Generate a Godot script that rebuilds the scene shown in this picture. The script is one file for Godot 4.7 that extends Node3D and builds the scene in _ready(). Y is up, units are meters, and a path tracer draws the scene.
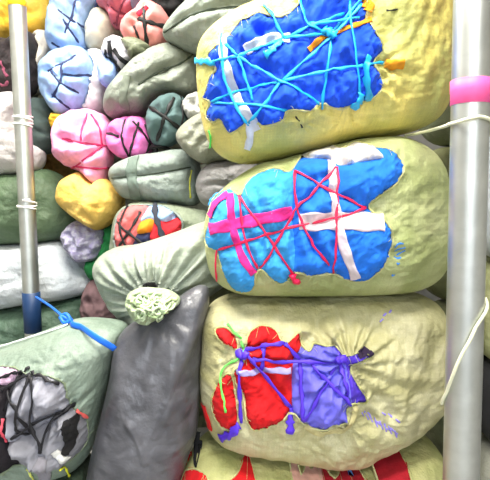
extends Node3D
# A packed store of second-hand clothes: torn bales stacked between steel posts, a heap of tied sacks behind.

const F := 514.7          # focal length in pixels of the 490 x 480 frame
const PITCH := -5.0
const EYE := Vector3(0, 1.45, 0)

var mottle: NoiseTexture2D
var crumple: NoiseTexture2D
var fine: NoiseTexture2D
var weave: ImageTexture
var mats := {}
var rng := RandomNumberGenerator.new()
var post_axes := []
var packed := []          # bodies already in the pile: later ones are squashed against them

# ---------------------------------------------------------------- small helpers
func at(px: float, py: float, z: float) -> Vector3:      # the point of a pixel's ray on the upright plane at z
	var a := deg_to_rad(PITCH)
	var dx := (px - 245.0) / F
	var dy := -(py - 240.0) / F
	var y := dy * cos(a) + sin(a)
	var zz := dy * sin(a) - cos(a)
	return EYE + Vector3(dx, y, zz) * (z / zz)

func numbered(parent: Node, called: String) -> String:
	if not parent.has_node(called):
		return called
	var i := 1
	while parent.has_node("%s_%03d" % [called, i]):
		i += 1
	return "%s_%03d" % [called, i]

func tag(o: Node, label: String, category: String, group := "", kind := "") -> void:
	if label != "": o.set_meta("label", label)
	if category != "": o.set_meta("category", category)
	if group != "": o.set_meta("group", group)
	if kind != "": o.set_meta("kind", kind)

func put(parent: Node, called: String, mesh: Mesh, m: Material, label := "") -> MeshInstance3D:
	var o := MeshInstance3D.new()
	o.name = numbered(parent, called)
	o.mesh = mesh
	o.material_override = m
	parent.add_child(o, true)
	if label != "": o.set_meta("label", label)
	return o

func smooth_line(p: Array, closed: bool, sub: int) -> PackedVector2Array:
	var out := PackedVector2Array()
	var n := p.size()
	var last := n if closed else n - 1
	for i in last:
		var a: Vector2 = p[(i - 1 + n) % n] if closed else p[maxi(i - 1, 0)]
		var b: Vector2 = p[i]
		var c: Vector2 = p[(i + 1) % n]
		var d: Vector2 = p[(i + 2) % n] if closed else p[mini(i + 2, n - 1)]
		for k in sub:
			out.append(b.cubic_interpolate(c, a, d, float(k) / sub))
	if not closed:
		out.append(p[n - 1])
	return out

func pts(a: Array) -> Array:          # flat list of numbers to points
	var o := []
	for i in range(0, a.size(), 2):
		o.append(Vector2(a[i], a[i + 1]))
	return o

# tube with an elliptical section along points; `ups` gives the outward direction at each point
func sweep(st: SurfaceTool, p: PackedVector3Array, ups: PackedVector3Array, half_w: PackedFloat32Array, half_h: PackedFloat32Array, sides := 8) -> void:
	var n := p.size()
	if n < 2: return
	var rings := []
	for i in n:
		var t := (p[mini(i + 1, n - 1)] - p[maxi(i - 1, 0)]).normalized()
		var s := t.cross(ups[i])
		if s.length() < 1e-4: s = t.cross(Vector3(0.3, 1, 0.2))
		s = s.normalized()
		var u := s.cross(t).normalized()
		var ring := PackedVector3Array()
		for k in sides:
			var a := TAU * k / sides
			ring.append(p[i] + s * cos(a) * half_w[i] + u * sin(a) * half_h[i])
		rings.append(ring)
	for i in n - 1:
		var r0: PackedVector3Array = rings[i]
		var r1: PackedVector3Array = rings[i + 1]
		for k in sides:
			var k1 := (k + 1) % sides
			for v in [r0[k], r0[k1], r1[k1], r0[k], r1[k1], r1[k]]:
				st.add_vertex(v)
	for e in 2:
		var r: PackedVector3Array = rings[0] if e == 0 else rings[n - 1]
		var c: Vector3 = p[0] if e == 0 else p[n - 1]
		for k in sides:
			var k1 := (k + 1) % sides
			var tri: Array = [c, r[k1], r[k]] if e == 0 else [c, r[k], r[k1]]
			for v in tri: st.add_vertex(v)

func fill(v: float, n: int) -> PackedFloat32Array:
	var a := PackedFloat32Array(); a.resize(n); a.fill(v); return a

func done(st: SurfaceTool) -> ArrayMesh:
	st.generate_normals()
	st.index()
	return st.commit()

func begin() -> SurfaceTool:
	var st := SurfaceTool.new()
	st.begin(Mesh.PRIMITIVE_TRIANGLES)
	st.set_smooth_group(0)
	return st

func box_mesh(st: SurfaceTool, lo: Vector3, hi: Vector3) -> void:
	var b := BoxMesh.new(); b.size = hi - lo
	st.append_from(b, 0, Transform3D(Basis(), (lo + hi) / 2))

# ---------------------------------------------------------------- materials
func noise_tex(freq: float, seed_: int, ramp_lo: float, ramp_hi: float, normal := false, strength := 4.0, kind := FastNoiseLite.TYPE_SIMPLEX_SMOOTH, oct := 5) -> NoiseTexture2D:
	var nz := FastNoiseLite.new()
	nz.seed = seed_; nz.frequency = freq; nz.noise_type = kind; nz.fractal_octaves = oct
	var t := NoiseTexture2D.new()
	t.width = 512; t.height = 512; t.seamless = true; t.noise = nz
	if normal:
		t.as_normal_map = true; t.bump_strength = strength
	else:
		var g := Gradient.new()
		g.set_color(0, Color(ramp_lo, ramp_lo, ramp_lo)); g.set_color(1, Color(ramp_hi, ramp_hi, ramp_hi))
		t.color_ramp = g
	return t

func two_tone(a: Color, b: Color, freq: float, seed_: int) -> NoiseTexture2D:
	var t := noise_tex(freq, seed_, 0, 1)
	var g := Gradient.new()
	g.set_color(0, a); g.set_color(1, b)
	g.set_offset(0, 0.25); g.set_offset(1, 0.75)
	t.color_ramp = g
	return t

func cloth(c: Color, rough := 0.9, bump := 0.45, scale := 3.0) -> StandardMaterial3D:
	var key := "%s %s %s %s" % [c.to_html(), rough, bump, scale]
	if mats.has(key): return mats[key]
	var m := StandardMaterial3D.new()
	m.albedo_color = c
	m.albedo_texture = mottle
	m.roughness = rough
	m.normal_enabled = true
	m.normal_texture = crumple
	m.normal_scale = bump
	m.uv1_triplanar = true
	m.uv1_scale = Vector3.ONE * scale
	m.cull_mode = BaseMaterial3D.CULL_DISABLED
	mats[key] = m
	return m

func woven(a: Color, b: Color, seed_: int, rough := 0.62, bump := 0.6, freq := 0.004) -> StandardMaterial3D:
	var m := StandardMaterial3D.new()
	m.albedo_color = Color(1, 1, 1)
	m.albedo_texture = two_tone(a, b, freq, seed_)
	m.roughness = rough
	m.normal_enabled = true
	m.normal_texture = crumple
	m.normal_scale = bump * 2.0
	m.uv1_triplanar = true
	m.uv1_scale = Vector3.ONE * 1.6
	m.uv1_offset = Vector3(seed_ * 0.37, seed_ * 0.21, 0)
	m.cull_mode = BaseMaterial3D.CULL_DISABLED
	m.detail_enabled = true
	m.detail_albedo = weave
	m.detail_mask = null
	m.detail_blend_mode = BaseMaterial3D.BLEND_MODE_MUL
	return m

func plain(c: Color, rough := 0.7, metal := 0.0) -> StandardMaterial3D:
	var key := "p%s %s %s" % [c.to_html(), rough, metal]
	if mats.has(key): return mats[key]
	var m := StandardMaterial3D.new()
	m.albedo_color = c; m.roughness = rough; m.metallic = metal
	m.cull_mode = BaseMaterial3D.CULL_DISABLED
	mats[key] = m
	return m

# ---------------------------------------------------------------- the stuffed body of a sack or a bundle
class Body:
	var o: Vector3                      # world place of the local origin
	var c: Vector2                      # centre of the outline, local
	var rt := PackedFloat32Array()      # outline radius by angle
	var D: float
	var Db: float
	var n: float
	var cell: float
	var g0: Vector2
	var gw: int
	var gh: int
	var disp := PackedFloat32Array()
	var lip := PackedFloat32Array()
	var groove := PackedFloat32Array()
	var tear := PackedFloat32Array()
	var torn := false
	var back := PackedFloat32Array()    # how far the back may reach before it meets a neighbour
	var gz := PackedFloat32Array()      # garment surface height, where there is one

	func radius(a: float) -> float:
		var f := fposmod(a, TAU) / TAU * rt.size()
		var i := int(f) % rt.size()
		return lerpf(rt[i], rt[(i + 1) % rt.size()], f - floorf(f))

	func samp(arr: PackedFloat32Array, x: float, y: float) -> float:
		var fx := clampf((x - g0.x) / cell, 0.0, gw - 1.001)
		var fy := clampf((y - g0.y) / cell, 0.0, gh - 1.001)
		var ix := int(fx); var iy := int(fy)
		fx -= ix; fy -= iy
		var k := iy * gw + ix
		return lerpf(lerpf(arr[k], arr[k + 1], fx), lerpf(arr[k + gw], arr[k + gw + 1], fx), fy)

	func base(x: float, y: float) -> float:
		var d := Vector2(x, y) - c
		var rho := d.length() / radius(d.angle())
		if rho >= 1.0: return 0.0
		return D * pow(1.0 - pow(rho, n), 1.0 / n)

	func slab(x: float, y: float) -> Vector2:      # world z of the back and the front at a world x, y; x > y where there is nothing
		var lx := x - o.x
		var ly := y - o.y
		var d := Vector2(lx, ly) - c
		var rho := d.length() / radius(d.angle())
		if rho >= 1.0: return Vector2(1, 0)
		var k := pow(1.0 - pow(rho, n), 1.0 / n)
		return Vector2(o.z - minf(Db * k, samp(back, lx, ly)), o.z + D * k + weight(lx, ly) * samp(disp, lx, ly))

	func weight(x: float, y: float) -> float:
		var d := Vector2(x, y) - c
		var rho := minf(d.length() / radius(d.angle()), 1.0)
		return 1.0 - pow(rho, 7.0)

	func h(x: float, y: float) -> float:
		return base(x, y) + weight(x, y) * samp(disp, x, y)

	func top(x: float, y: float) -> float:      # outermost surface: garment in a tear, sack elsewhere
		var s := h(x, y)
		if torn:
			s += samp(lip, x, y) * weight(x, y)
			if samp(tear, x, y) < 0.004:
				s = maxf(s if samp(tear, x, y) > 0.0 else -1.0, samp(gz, x, y))
		return s

func local_xy(b: Body, p: Vector2, full := false) -> Vector2:
	var z := b.D * 0.7
	var q := Vector3.ZERO
	for i in 7:
		q = at(p.x, p.y, b.o.z + z) - b.o
		var t := b.base(q.x, q.y)
		if full and b.torn and b.samp(b.tear, q.x, q.y) < 0.0: t += 0.03
		z = lerpf(z, t, 0.75)
	return Vector2(q.x, q.y)

func stamp(b: Body, arr: PackedFloat32Array, line: PackedVector2Array, closed: bool, reach: float, mode: int, w: float, d: float) -> void:
	# mode 0: keep the least distance; mode 1: strongest bump of width w; mode 2: add a bump of height d
	var n := line.size()
	var tmp := PackedFloat32Array()
	if mode == 2:
		tmp.resize(arr.size()); tmp.fill(9.0)
	for i in (n if closed else n - 1):
		var p: Vector2 = line[i]
		var q: Vector2 = line[(i + 1) % n]
		var x0 := clampi(int((minf(p.x, q.x) - reach - b.g0.x) / b.cell), 0, b.gw - 1)
		var x1 := clampi(int((maxf(p.x, q.x) + reach - b.g0.x) / b.cell) + 1, 0, b.gw - 1)
		var y0 := clampi(int((minf(p.y, q.y) - reach - b.g0.y) / b.cell), 0, b.gh - 1)
		var y1 := clampi(int((maxf(p.y, q.y) + reach - b.g0.y) / b.cell) + 1, 0, b.gh - 1)
		for iy in range(y0, y1 + 1):
			for ix in range(x0, x1 + 1):
				var s := b.g0 + Vector2(ix, iy) * b.cell
				var dist := s.distance_to(Geometry2D.get_closest_point_to_segment(s, p, q))
				var k := iy * b.gw + ix
				if mode == 0: arr[k] = minf(arr[k], dist)
				elif mode == 1: arr[k] = maxf(arr[k], exp(-dist * dist / (w * w)))
				else: tmp[k] = minf(tmp[k], dist)
	if mode == 2:
		for k in arr.size():
			if tmp[k] < reach: arr[k] += d * exp(-tmp[k] * tmp[k] / (w * w))

func gathers(b: Body, tears: Array, nz: FastNoiseLite, px: float, height: float) -> void:      # folds running out from a torn edge
	var reach := 40.0 * px
	for line in tears:
		var best := PackedFloat32Array(); best.resize(b.gw * b.gh); best.fill(9.0)
		var along := PackedFloat32Array(); along.resize(b.gw * b.gh)
		var n: int = line.size()
		var sum := 0.0
		for i in n:
			var p: Vector2 = line[i]
			var q: Vector2 = line[(i + 1) % n]
			for iy in range(clampi(int((minf(p.y, q.y) - reach - b.g0.y) / b.cell), 0, b.gh - 1), clampi(int((maxf(p.y, q.y) + reach - b.g0.y) / b.cell) + 1, 0, b.gh)):
				for ix in range(clampi(int((minf(p.x, q.x) - reach - b.g0.x) / b.cell), 0, b.gw - 1), clampi(int((maxf(p.x, q.x) + reach - b.g0.x) / b.cell) + 1, 0, b.gw)):
					var s := b.g0 + Vector2(ix, iy) * b.cell
					var c := Geometry2D.get_closest_point_to_segment(s, p, q)
					var d := s.distance_squared_to(c)
					var k := iy * b.gw + ix
					if d < best[k]:
						best[k] = d
						along[k] = sum + c.distance_to(p)
			sum += p.distance_to(q)
		for k in b.gw * b.gh:
			if best[k] < reach * reach:
				var d := sqrt(best[k])
				var f := 1.0 - 2.4 * absf(nz.get_noise_2d(along[k] / px * 0.055, d / px * 0.012 + 3.0))
				b.disp[k] += height * px * f * exp(-d / (13.0 * px)) * smoothstep(reach, reach * 0.5, d)

func squash(b: Body) -> void:
	for a in packed:
		if absf(a.o.x + a.c.x - b.o.x - b.c.x) > 2.5: continue
		for iy in b.gh:
			for ix in b.gw:
				var p := b.g0 + Vector2(ix, iy) * b.cell
				var w := Vector2(p.x + b.o.x, p.y + b.o.y)
				var sa: Vector2 = a.slab(w.x, w.y)
				if sa.x > sa.y: continue
				var sb := b.slab(w.x, w.y)
				if sb.x > sb.y or sb.y <= sa.x or sb.x >= sa.y: continue
				var k := iy * b.gw + ix
				if b.o.z < a.o.z:
					var over := minf(sb.y - (sa.x - 0.003), sb.y - sb.x - 0.01)
					b.disp[k] -= maxf(over, 0.0) / maxf(b.weight(p.x, p.y), 0.12)
				else:
					b.back[k] = maxf(b.o.z - sa.y - 0.003, 0.0)

func signed_field(b: Body, polys: Array, reach := 0.05) -> PackedFloat32Array:
	var f := PackedFloat32Array(); f.resize(b.gw * b.gh); f.fill(reach)
	for line in polys: stamp(b, f, line, true, reach, 0, 0, 0)
	for line in polys:
		var lo := Vector2(1e9, 1e9); var hi := -lo
		for p in line:
			lo = lo.min(p); hi = hi.max(p)
		for iy in range(clampi(int((lo.y - b.g0.y) / b.cell), 0, b.gh - 1), clampi(int((hi.y - b.g0.y) / b.cell) + 2, 0, b.gh)):
			for ix in range(clampi(int((lo.x - b.g0.x) / b.cell), 0, b.gw - 1), clampi(int((hi.x - b.g0.x) / b.cell) + 2, 0, b.gw)):
				var k := iy * b.gw + ix
				if f[k] > 0 and Geometry2D.is_point_in_polygon(b.g0 + Vector2(ix, iy) * b.cell, line): f[k] = -f[k]
	return f

func clip_tri(st: SurfaceTool, v: Array, f: Array) -> void:       # keeps the side where f is above zero
	if f[0] > 0 and f[1] > 0 and f[2] > 0:
		st.add_vertex(v[0]); st.add_vertex(v[1]); st.add_vertex(v[2])
		return
	if f[0] <= 0 and f[1] <= 0 and f[2] <= 0: return
	var out := []
	for i in 3:
		var j := (i + 1) % 3
		if f[i] > 0: out.append(v[i])
		if (f[i] > 0) != (f[j] > 0):
			out.append(v[i].lerp(v[j], f[i] / (f[i] - f[j])))
	for i in range(1, out.size() - 1):
		st.add_vertex(out[0]); st.add_vertex(out[i]); st.add_vertex(out[i + 1])

# spec: name, label, cat, group, out (pixel outline at plane z), z, D (front bulge), Db (back depth), n (boxiness), mat,
#       amp / freq (lumps), wr [amp, freq, angle, stretch], creases, puckers, cords, tears, garments, prints
func make(s: Dictionary) -> Node3D:
	var z: float = s.z
	var raw := smooth_line(pts(s.out), true, 4)
	var lo := Vector2(1e9, 1e9); var hi := -lo
	var w := []
	for p in raw:
		var q := at(p.x, p.y, z)
		w.append(Vector2(q.x, q.y))
		lo = lo.min(w[-1]); hi = hi.max(w[-1])
	var b := Body.new()
	b.o = Vector3((lo.x + hi.x) / 2, lo.y, z)
	b.D = s.D; b.Db = s.get("Db", s.D); b.n = s.get("n", 2.4)
	b.c = (lo + hi) / 2 - Vector2(b.o.x, b.o.y)
	var poly := PackedVector2Array()
	for p in w: poly.append(p - Vector2(b.o.x, b.o.y))
	var nt := 180
	var shape_noise := FastNoiseLite.new(); shape_noise.frequency = 1.0; shape_noise.fractal_octaves = 3
	for i in nt:
		var dir := Vector2.from_angle(TAU * i / nt)
		var far := 0.0
		for k in poly.size():
			var hit = Geometry2D.segment_intersects_segment(b.c, b.c + dir * 9.0, poly[k], poly[(k + 1) % poly.size()])
			if hit != null: far = maxf(far, b.c.distance_to(hit))
		var rough: float = 0.07 if s.get("skin", "") in ["bundled_cloth", "cloth_wad"] else 0.0
		var dn := Vector2.from_angle(TAU * i / nt)
		b.rt.append(maxf(far * (1.0 + rough * shape_noise.get_noise_3d(dn.x * 2.2, dn.y * 2.2, float(s.get("seed", 1)))), 0.01))
	for i in nt:
		var dir := Vector2.from_angle(TAU * i / nt)
		var full := b.rt[i]
		for step in 30:
			var rim := b.c + dir * b.rt[i] + Vector2(b.o.x, b.o.y)
			var hit := false
			for a in packed:
				var sl: Vector2 = a.slab(rim.x, rim.y)
				if sl.x <= sl.y and z > sl.x and z < sl.y:
					hit = true
					break
			if not hit or b.rt[i] < full * 0.62: break
			b.rt[i] *= 0.985
	for pass_ in 2:
		var was := b.rt.duplicate()
		for i in nt: b.rt[i] = minf(was[i], (was[(i + nt - 1) % nt] + was[i] * 2.0 + was[(i + 1) % nt]) / 4.0)
	var px := absf(z) / F
	b.cell = px * 1.5
	b.g0 = lo - Vector2(b.o.x, b.o.y) - Vector2.ONE * b.cell * 3
	b.gw = int((hi.x - lo.x) / b.cell) + 8
	b.gh = int((hi.y - lo.y) / b.cell) + 8
	var N := b.gw * b.gh
	# lumps and folds
	var nz := FastNoiseLite.new()
	nz.seed = int(s.get("seed", 1)); nz.frequency = 1.0; nz.fractal_octaves = 4; nz.noise_type = FastNoiseLite.TYPE_SIMPLEX_SMOOTH
	var amp: float = s.get("amp", 0.012)
	var fr: float = s.get("freq", 5.0)
	b.disp.resize(N); b.groove.resize(N); b.groove.fill(0.0)
	var wr: Array = s.get("wr", [])
	var crk: float = s.get("crinkle", 0.006)
	if s.get("skin", "") in ["bundled_cloth", "cloth_wad"]: wr = wr + [[0.012, 6.0, 20.0 + 50.0 * (int(s.get("seed", 1)) % 4), 1.8]]
	for iy in b.gh:
		for ix in b.gw:
			var p := b.g0 + Vector2(ix, iy) * b.cell
			var v := amp * nz.get_noise_2d(p.x * fr, p.y * fr)
			for q in wr:
				var u := p.rotated(-deg_to_rad(q[2]))
				v += 1.9 * q[0] * (1.0 - 2.2 * absf(nz.get_noise_2d(u.x * q[1] / q[3] + 40.0, u.y * q[1] + 17.0)))
			if crk > 0.0:
				var cu := p.rotated(0.5 + 1.3 * nz.get_noise_2d(p.x * 1.2 + 80.0, p.y * 1.2))
				v += crk * (1.0 - 2.6 * absf(nz.get_noise_2d(cu.x * 5.0 + 11.0, cu.y * 13.0 + 4.0)))
			b.disp[iy * b.gw + ix] = v
	for q in s.get("puckers", []):       # [x, y, folds, reach px, height px]
		var c2 := local_xy(b, Vector2(q[0], q[1]))
		for iy in b.gh:
			for ix in b.gw:
				var p := b.g0 + Vector2(ix, iy) * b.cell - c2
				var r: float = p.length() / (q[3] * px)
				if r < 1.6:
					var a := p.angle()
					var wob := nz.get_noise_2d(cos(a) * 1.5 + r * 0.5, sin(a) * 1.5 + 9.0) * 3.0
					b.disp[iy * b.gw + ix] += 1.5 * q[4] * px * sin(a * q[2] + wob) * exp(-r * r * 1.5) * smoothstep(0.0, 0.25, r)
	for q in s.get("creases", []):       # [points, width px, depth px]
		var l := PackedVector2Array()
		for p in smooth_line(pts(q[0]), false, 4): l.append(local_xy(b, p))
		stamp(b, b.disp, l, false, q[1] * px * 3, 2, q[1] * px, -q[2] * px)
	var cords: Array = s.get("cords", [])
	for q in cords:
		if q.get("groove", true):
			var l := PackedVector2Array()
			for p in smooth_line(pts(q.p), false, 4): l.append(local_xy(b, p))
			var gw_: float = q.get("gw", q.w * 1.6) * px
			stamp(b, b.groove, l, false, gw_ * 3, 1, gw_, 0)
	for q in s.get("folds", []):
		var l := PackedVector2Array()
		for p in smooth_line(pts(q), false, 4): l.append(local_xy(b, p))
		stamp(b, b.groove, l, false, 15.0 * px, 1, 5.0 * px, 0)
	b.torn = s.has("tears")
	var gdep: float = s.get("gd", 6.0) * 1.3 * px
	if not b.torn or s.get("squeeze", false):
		for k in N: b.disp[k] -= gdep * b.groove[k]
	b.back.resize(N); b.back.fill(9.0)
	squash(b)
	if not s.has("parent"): packed.append(b)
	var thing := Node3D.new()
	var owner_: Node3D = s.get("parent", self)
	thing.name = numbered(owner_, s.name)
	owner_.add_child(thing)
	thing.position = b.o - (owner_.position if owner_ != self else Vector3.ZERO)
	tag(thing, s.label, s.get("cat", ""), s.get("group", ""))
	# tears and what shows in them
	var tears := []
	if b.torn:
		for t in s.tears:
			var l := PackedVector2Array()
			for p in smooth_line(pts(t), true, 4): l.append(local_xy(b, p))
			tears.append(l)
		b.tear = signed_field(b, tears)
		b.lip.resize(N); b.gz.resize(N)
		gathers(b, tears, nz, px, s.get("gather", 4.5))
		for iy in b.gh:
			for ix in b.gw:
				var k := iy * b.gw + ix
				b.tear[k] += 1.3 * px * nz.get_noise_2d(ix * 0.5, iy * 0.5 + 70.0) * 2.0
				b.lip[k] = s.get("lip", 3.0) * px * exp(-maxf(b.tear[k], 0.0) / (5.0 * px))
				b.gz[k] = -1.0
	# the sack itself
	var per := 0.0
	for i in poly.size(): per += poly[i].distance_to(poly[(i + 1) % poly.size()])
	var res: float = s.get("res", 1.0)
	var ct := clampi(int(per / px / 2.6 * res), 48, 300)
	var cr := clampi(int((hi - lo).length() / px / 4.6 * res), 14, 64)
	var st := begin()
	var rows := []
	var trow := []
	for j in cr + 1:
		var ph := PI / 2 * j / cr
		var rho := pow(sin(ph), 2.0 / b.n)
		var row := PackedVector3Array(); var tr := PackedFloat32Array()
		for i in ct:
			var a := TAU * i / ct
			var q := b.c + Vector2.from_angle(a) * (rho * b.radius(a))
			var zz := b.D * pow(maxf(cos(ph), 0.0), 2.0 / b.n) + (1.0 - pow(rho, 7.0)) * b.samp(b.disp, q.x, q.y)
			if b.torn:
				zz += (1.0 - pow(rho, 7.0)) * b.samp(b.lip, q.x, q.y)
				tr.append(b.samp(b.tear, q.x, q.y))
			row.append(Vector3(q.x, q.y, zz))
		rows.append(row); trow.append(tr)
	for j in cr:
		for i in ct:
			var i1 := (i + 1) % ct
			var A: Array = [rows[j][i], rows[j + 1][i], rows[j + 1][i1], rows[j][i1]]
			if b.torn:
				var f: Array = [trow[j][i], trow[j + 1][i], trow[j + 1][i1], trow[j][i1]]
				clip_tri(st, [A[0], A[2], A[1]], [f[0], f[2], f[1]])
				if j > 0: clip_tri(st, [A[0], A[3], A[2]], [f[0], f[3], f[2]])
			else:
				for v in [A[0], A[2], A[1]]: st.add_vertex(v)
				if j > 0:
					for v in [A[0], A[3], A[2]]: st.add_vertex(v)
	var prev: PackedVector3Array = rows[cr]
	for j in range(1, 21):
		var ph := PI / 2 * j / 20
		var rho := pow(cos(ph), 2.0 / b.n)
		var row := PackedVector3Array()
		for i in ct:
			var a := TAU * i / ct
			var q := b.c + Vector2.from_angle(a) * (rho * b.radius(a))
			row.append(Vector3(q.x, q.y, -minf(b.Db * pow(sin(ph), 2.0 / b.n), b.samp(b.back, q.x, q.y))))
		for i in ct:
			var i1 := (i + 1) % ct
			for v in [prev[i], row[i1], row[i]]: st.add_vertex(v)
			for v in [prev[i], prev[i1], row[i1]]: st.add_vertex(v)
		prev = row
	put(thing, s.get("skin", "sack_cloth"), done(st), s.mat, s.get("skin_label", ""))
	# garments
	var holders := []
	for g in s.get("garments", []):
		var field := b.tear
		if g.has("poly"):
			var l := PackedVector2Array()
			for p in smooth_line(pts(g.poly), true, 4): l.append(local_xy(b, p))
			field = signed_field(b, [l])
			for k in N: field[k] = maxf(field[k], b.tear[k])
		var bulge: float = g.get("bulge", 9.0) * 1.5 * px
		var soft: float = g.get("soft", 9.0) * px
		var ga: float = g.get("amp", 1.6) * 1.7 * px
		var soft_nz := FastNoiseLite.new()
		soft_nz.seed = nz.seed + 7; soft_nz.frequency = 1.0; soft_nz.fractal_octaves = 2; soft_nz.noise_type = FastNoiseLite.TYPE_SIMPLEX_SMOOTH
		var hz := PackedFloat32Array(); hz.resize(N)
		for iy in b.gh:
			for ix in b.gw:
				var k := iy * b.gw + ix
				var p := b.g0 + Vector2(ix, iy) * b.cell
				var e := field[k]
				if e > 4.0 * px:
					hz[k] = -1.0
					continue
				var hh := b.base(p.x, p.y) + b.weight(p.x, p.y) * b.disp[k]
				if e < 0:
					hh += bulge * (1.0 - exp(e / soft)) * (1.0 - 0.75 * b.groove[k])
					hh += ga * (0.8 * soft_nz.get_noise_2d(ix * 0.04 + 5.0, iy * 0.04) + 0.8 * (1.0 - 2.0 * absf(soft_nz.get_noise_2d(ix * 0.05, iy * 0.028 + 33.0)))) * minf(1.0, -e / (3.0 * px))
				else:
					hh -= minf(e, 3.0 * px) * 1.2
				hz[k] = hh
				b.gz[k] = maxf(b.gz[k], hh)
		var gs := begin()
		for iy in b.gh - 1:
			for ix in b.gw - 1:
				var k := iy * b.gw + ix
				var ks := [k, k + 1, k + b.gw + 1, k + b.gw]
				var v := []; var f := []
				for t in 4:
					f.append(3.0 * px - field[ks[t]])
					var q := b.g0 + Vector2(ix + (1 if t == 1 or t == 2 else 0), iy + (1 if t > 1 else 0)) * b.cell
					v.append(Vector3(q.x, q.y, maxf(hz[ks[t]], -0.02)))
				clip_tri(gs, [v[0], v[2], v[1]], [f[0], f[2], f[1]])
				clip_tri(gs, [v[0], v[3], v[2]], [f[0], f[3], f[2]])
		var go := put(thing, g.get("name", "garment"), done(gs), g.mat, g.get("label", ""))
		holders.append([go, g])
	for hg in holders:
		for q in hg[1].get("bands", []):
			drape(b, hg[0], q, px)
	for q in s.get("bands", []): drape(b, thing, q, px)
	if b.torn and s.has("hem"):
		for l in tears: hem_and_threads(b, thing, l, s.hem, px, s.get("threads", 1.0))
	for q in cords:
		if not q.get("unseen", false): drape(b, thing, q, px)
	if s.has("prints"):
		for q in s.prints.lines:
			var ps := begin()
			strip(b, ps, q, s.prints.w * px, 0.0012, px, 0.001)
			put(thing, "printed_mark", done(ps), s.prints.mat, s.prints.get("label", ""))
	return thing

func strip(b: Body, st: SurfaceTool, line: Array, half_w: float, half_h: float, px: float, lift: float, taut := false, loose := 0.0) -> void:
	var flat := smooth_line(pts(line), false, 6)
	var P := PackedVector3Array(); var U := PackedVector3Array()
	var last := Vector2(-999, -999)
	for p in flat:
		if p.distance_to(last) < 1.6 and p != flat[flat.size() - 1]: continue
		last = p
		var q := local_xy(b, p, true)
		P.append(Vector3(q.x, q.y, b.top(q.x, q.y)))
	if taut:
		for pass_ in 40:
			for i in range(1, P.size() - 1):
				P[i].z = maxf(P[i].z, (P[i - 1].z + P[i + 1].z) * 0.5)
	for i in P.size():
		var e := px * 2.0
		var gx := (b.top(P[i].x + e, P[i].y) - b.top(P[i].x - e, P[i].y)) / (2 * e)
		var gy := (b.top(P[i].x, P[i].y + e) - b.top(P[i].x, P[i].y - e)) / (2 * e)
		U.append(Vector3(-gx, -gy, 1).limit_length(2.0).normalized())
	var W := PackedFloat32Array()
	for i in P.size():
		P[i] += U[i] * (lift + loose * sin(PI * i / maxf(P.size() - 1, 1)))
		W.append(half_w * (0.85 + 0.3 * sin(i * 1.7 + line[0])))
	sweep(st, P, U, W, fill(half_h, P.size()), 8 if half_w < 0.012 else 10)

# a flat band that follows the surface under it over its whole width
func ribbon(b: Body, st: SurfaceTool, line: Array, half_w: float, px: float, seed_: float) -> void:
	var flat := smooth_line(pts(line), false, 8)
	var C := PackedVector2Array()
	for p in flat: C.append(local_xy(b, p, true))
	var acc := 0.0
	var rows := []
	for i in C.size():
		var t := (C[mini(i + 1, C.size() - 1)] - C[maxi(i - 1, 0)]).normalized()
		var s := Vector2(-t.y, t.x)
		var row := PackedVector3Array(); var low := PackedVector3Array()
		var w := half_w * (0.92 + 0.1 * sin(i * 0.9 + seed_))
		for k in 9:
			var f := k / 4.0 - 1.0
			var q := C[i] + s * w * f
			var z := b.top(q.x, q.y)
			for e in [Vector2(1, 0), Vector2(-1, 0), Vector2(0, 1), Vector2(0, -1)]: z = maxf(z, b.top(q.x + e.x * b.cell * 0.8, q.y + e.y * b.cell * 0.8))
			row.append(Vector3(q.x, q.y, z + px * (1.0 - 0.5 * pow(absf(f), 4.0))))
			low.append(Vector3(q.x, q.y, z - px * 1.2))
		for k in range(8, -1, -1): row.append(low[k])
		rows.append(row)
	for i in rows.size() - 1:
		for k in 18:
			var k1 := (k + 1) % 18
			for v in [rows[i][k], rows[i + 1][k1], rows[i][k1], rows[i][k], rows[i + 1][k], rows[i + 1][k1]]: st.add_vertex(v)

func drape(b: Body, parent: Node, q: Dictionary, px: float) -> void:
	var st := begin()
	var w: float = q.w * px / 2
	var fl: float = q.get("flat", 0.45)
	if not q.get("taut", true) and q.w >= 4.0:
		ribbon(b, st, q.p, w, px, q.p[0])
	else: strip(b, st, q.p, w, maxf(w * fl, px * 0.7), px, w * fl * q.get("sink", 0.9) + (px * 0.9 if b.torn else 0.0), q.get("taut", true), q.get("loose", 0.0) * px)
	put(parent, q.get("name", "cord"), done(st), q.mat, q.get("label", ""))

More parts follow.
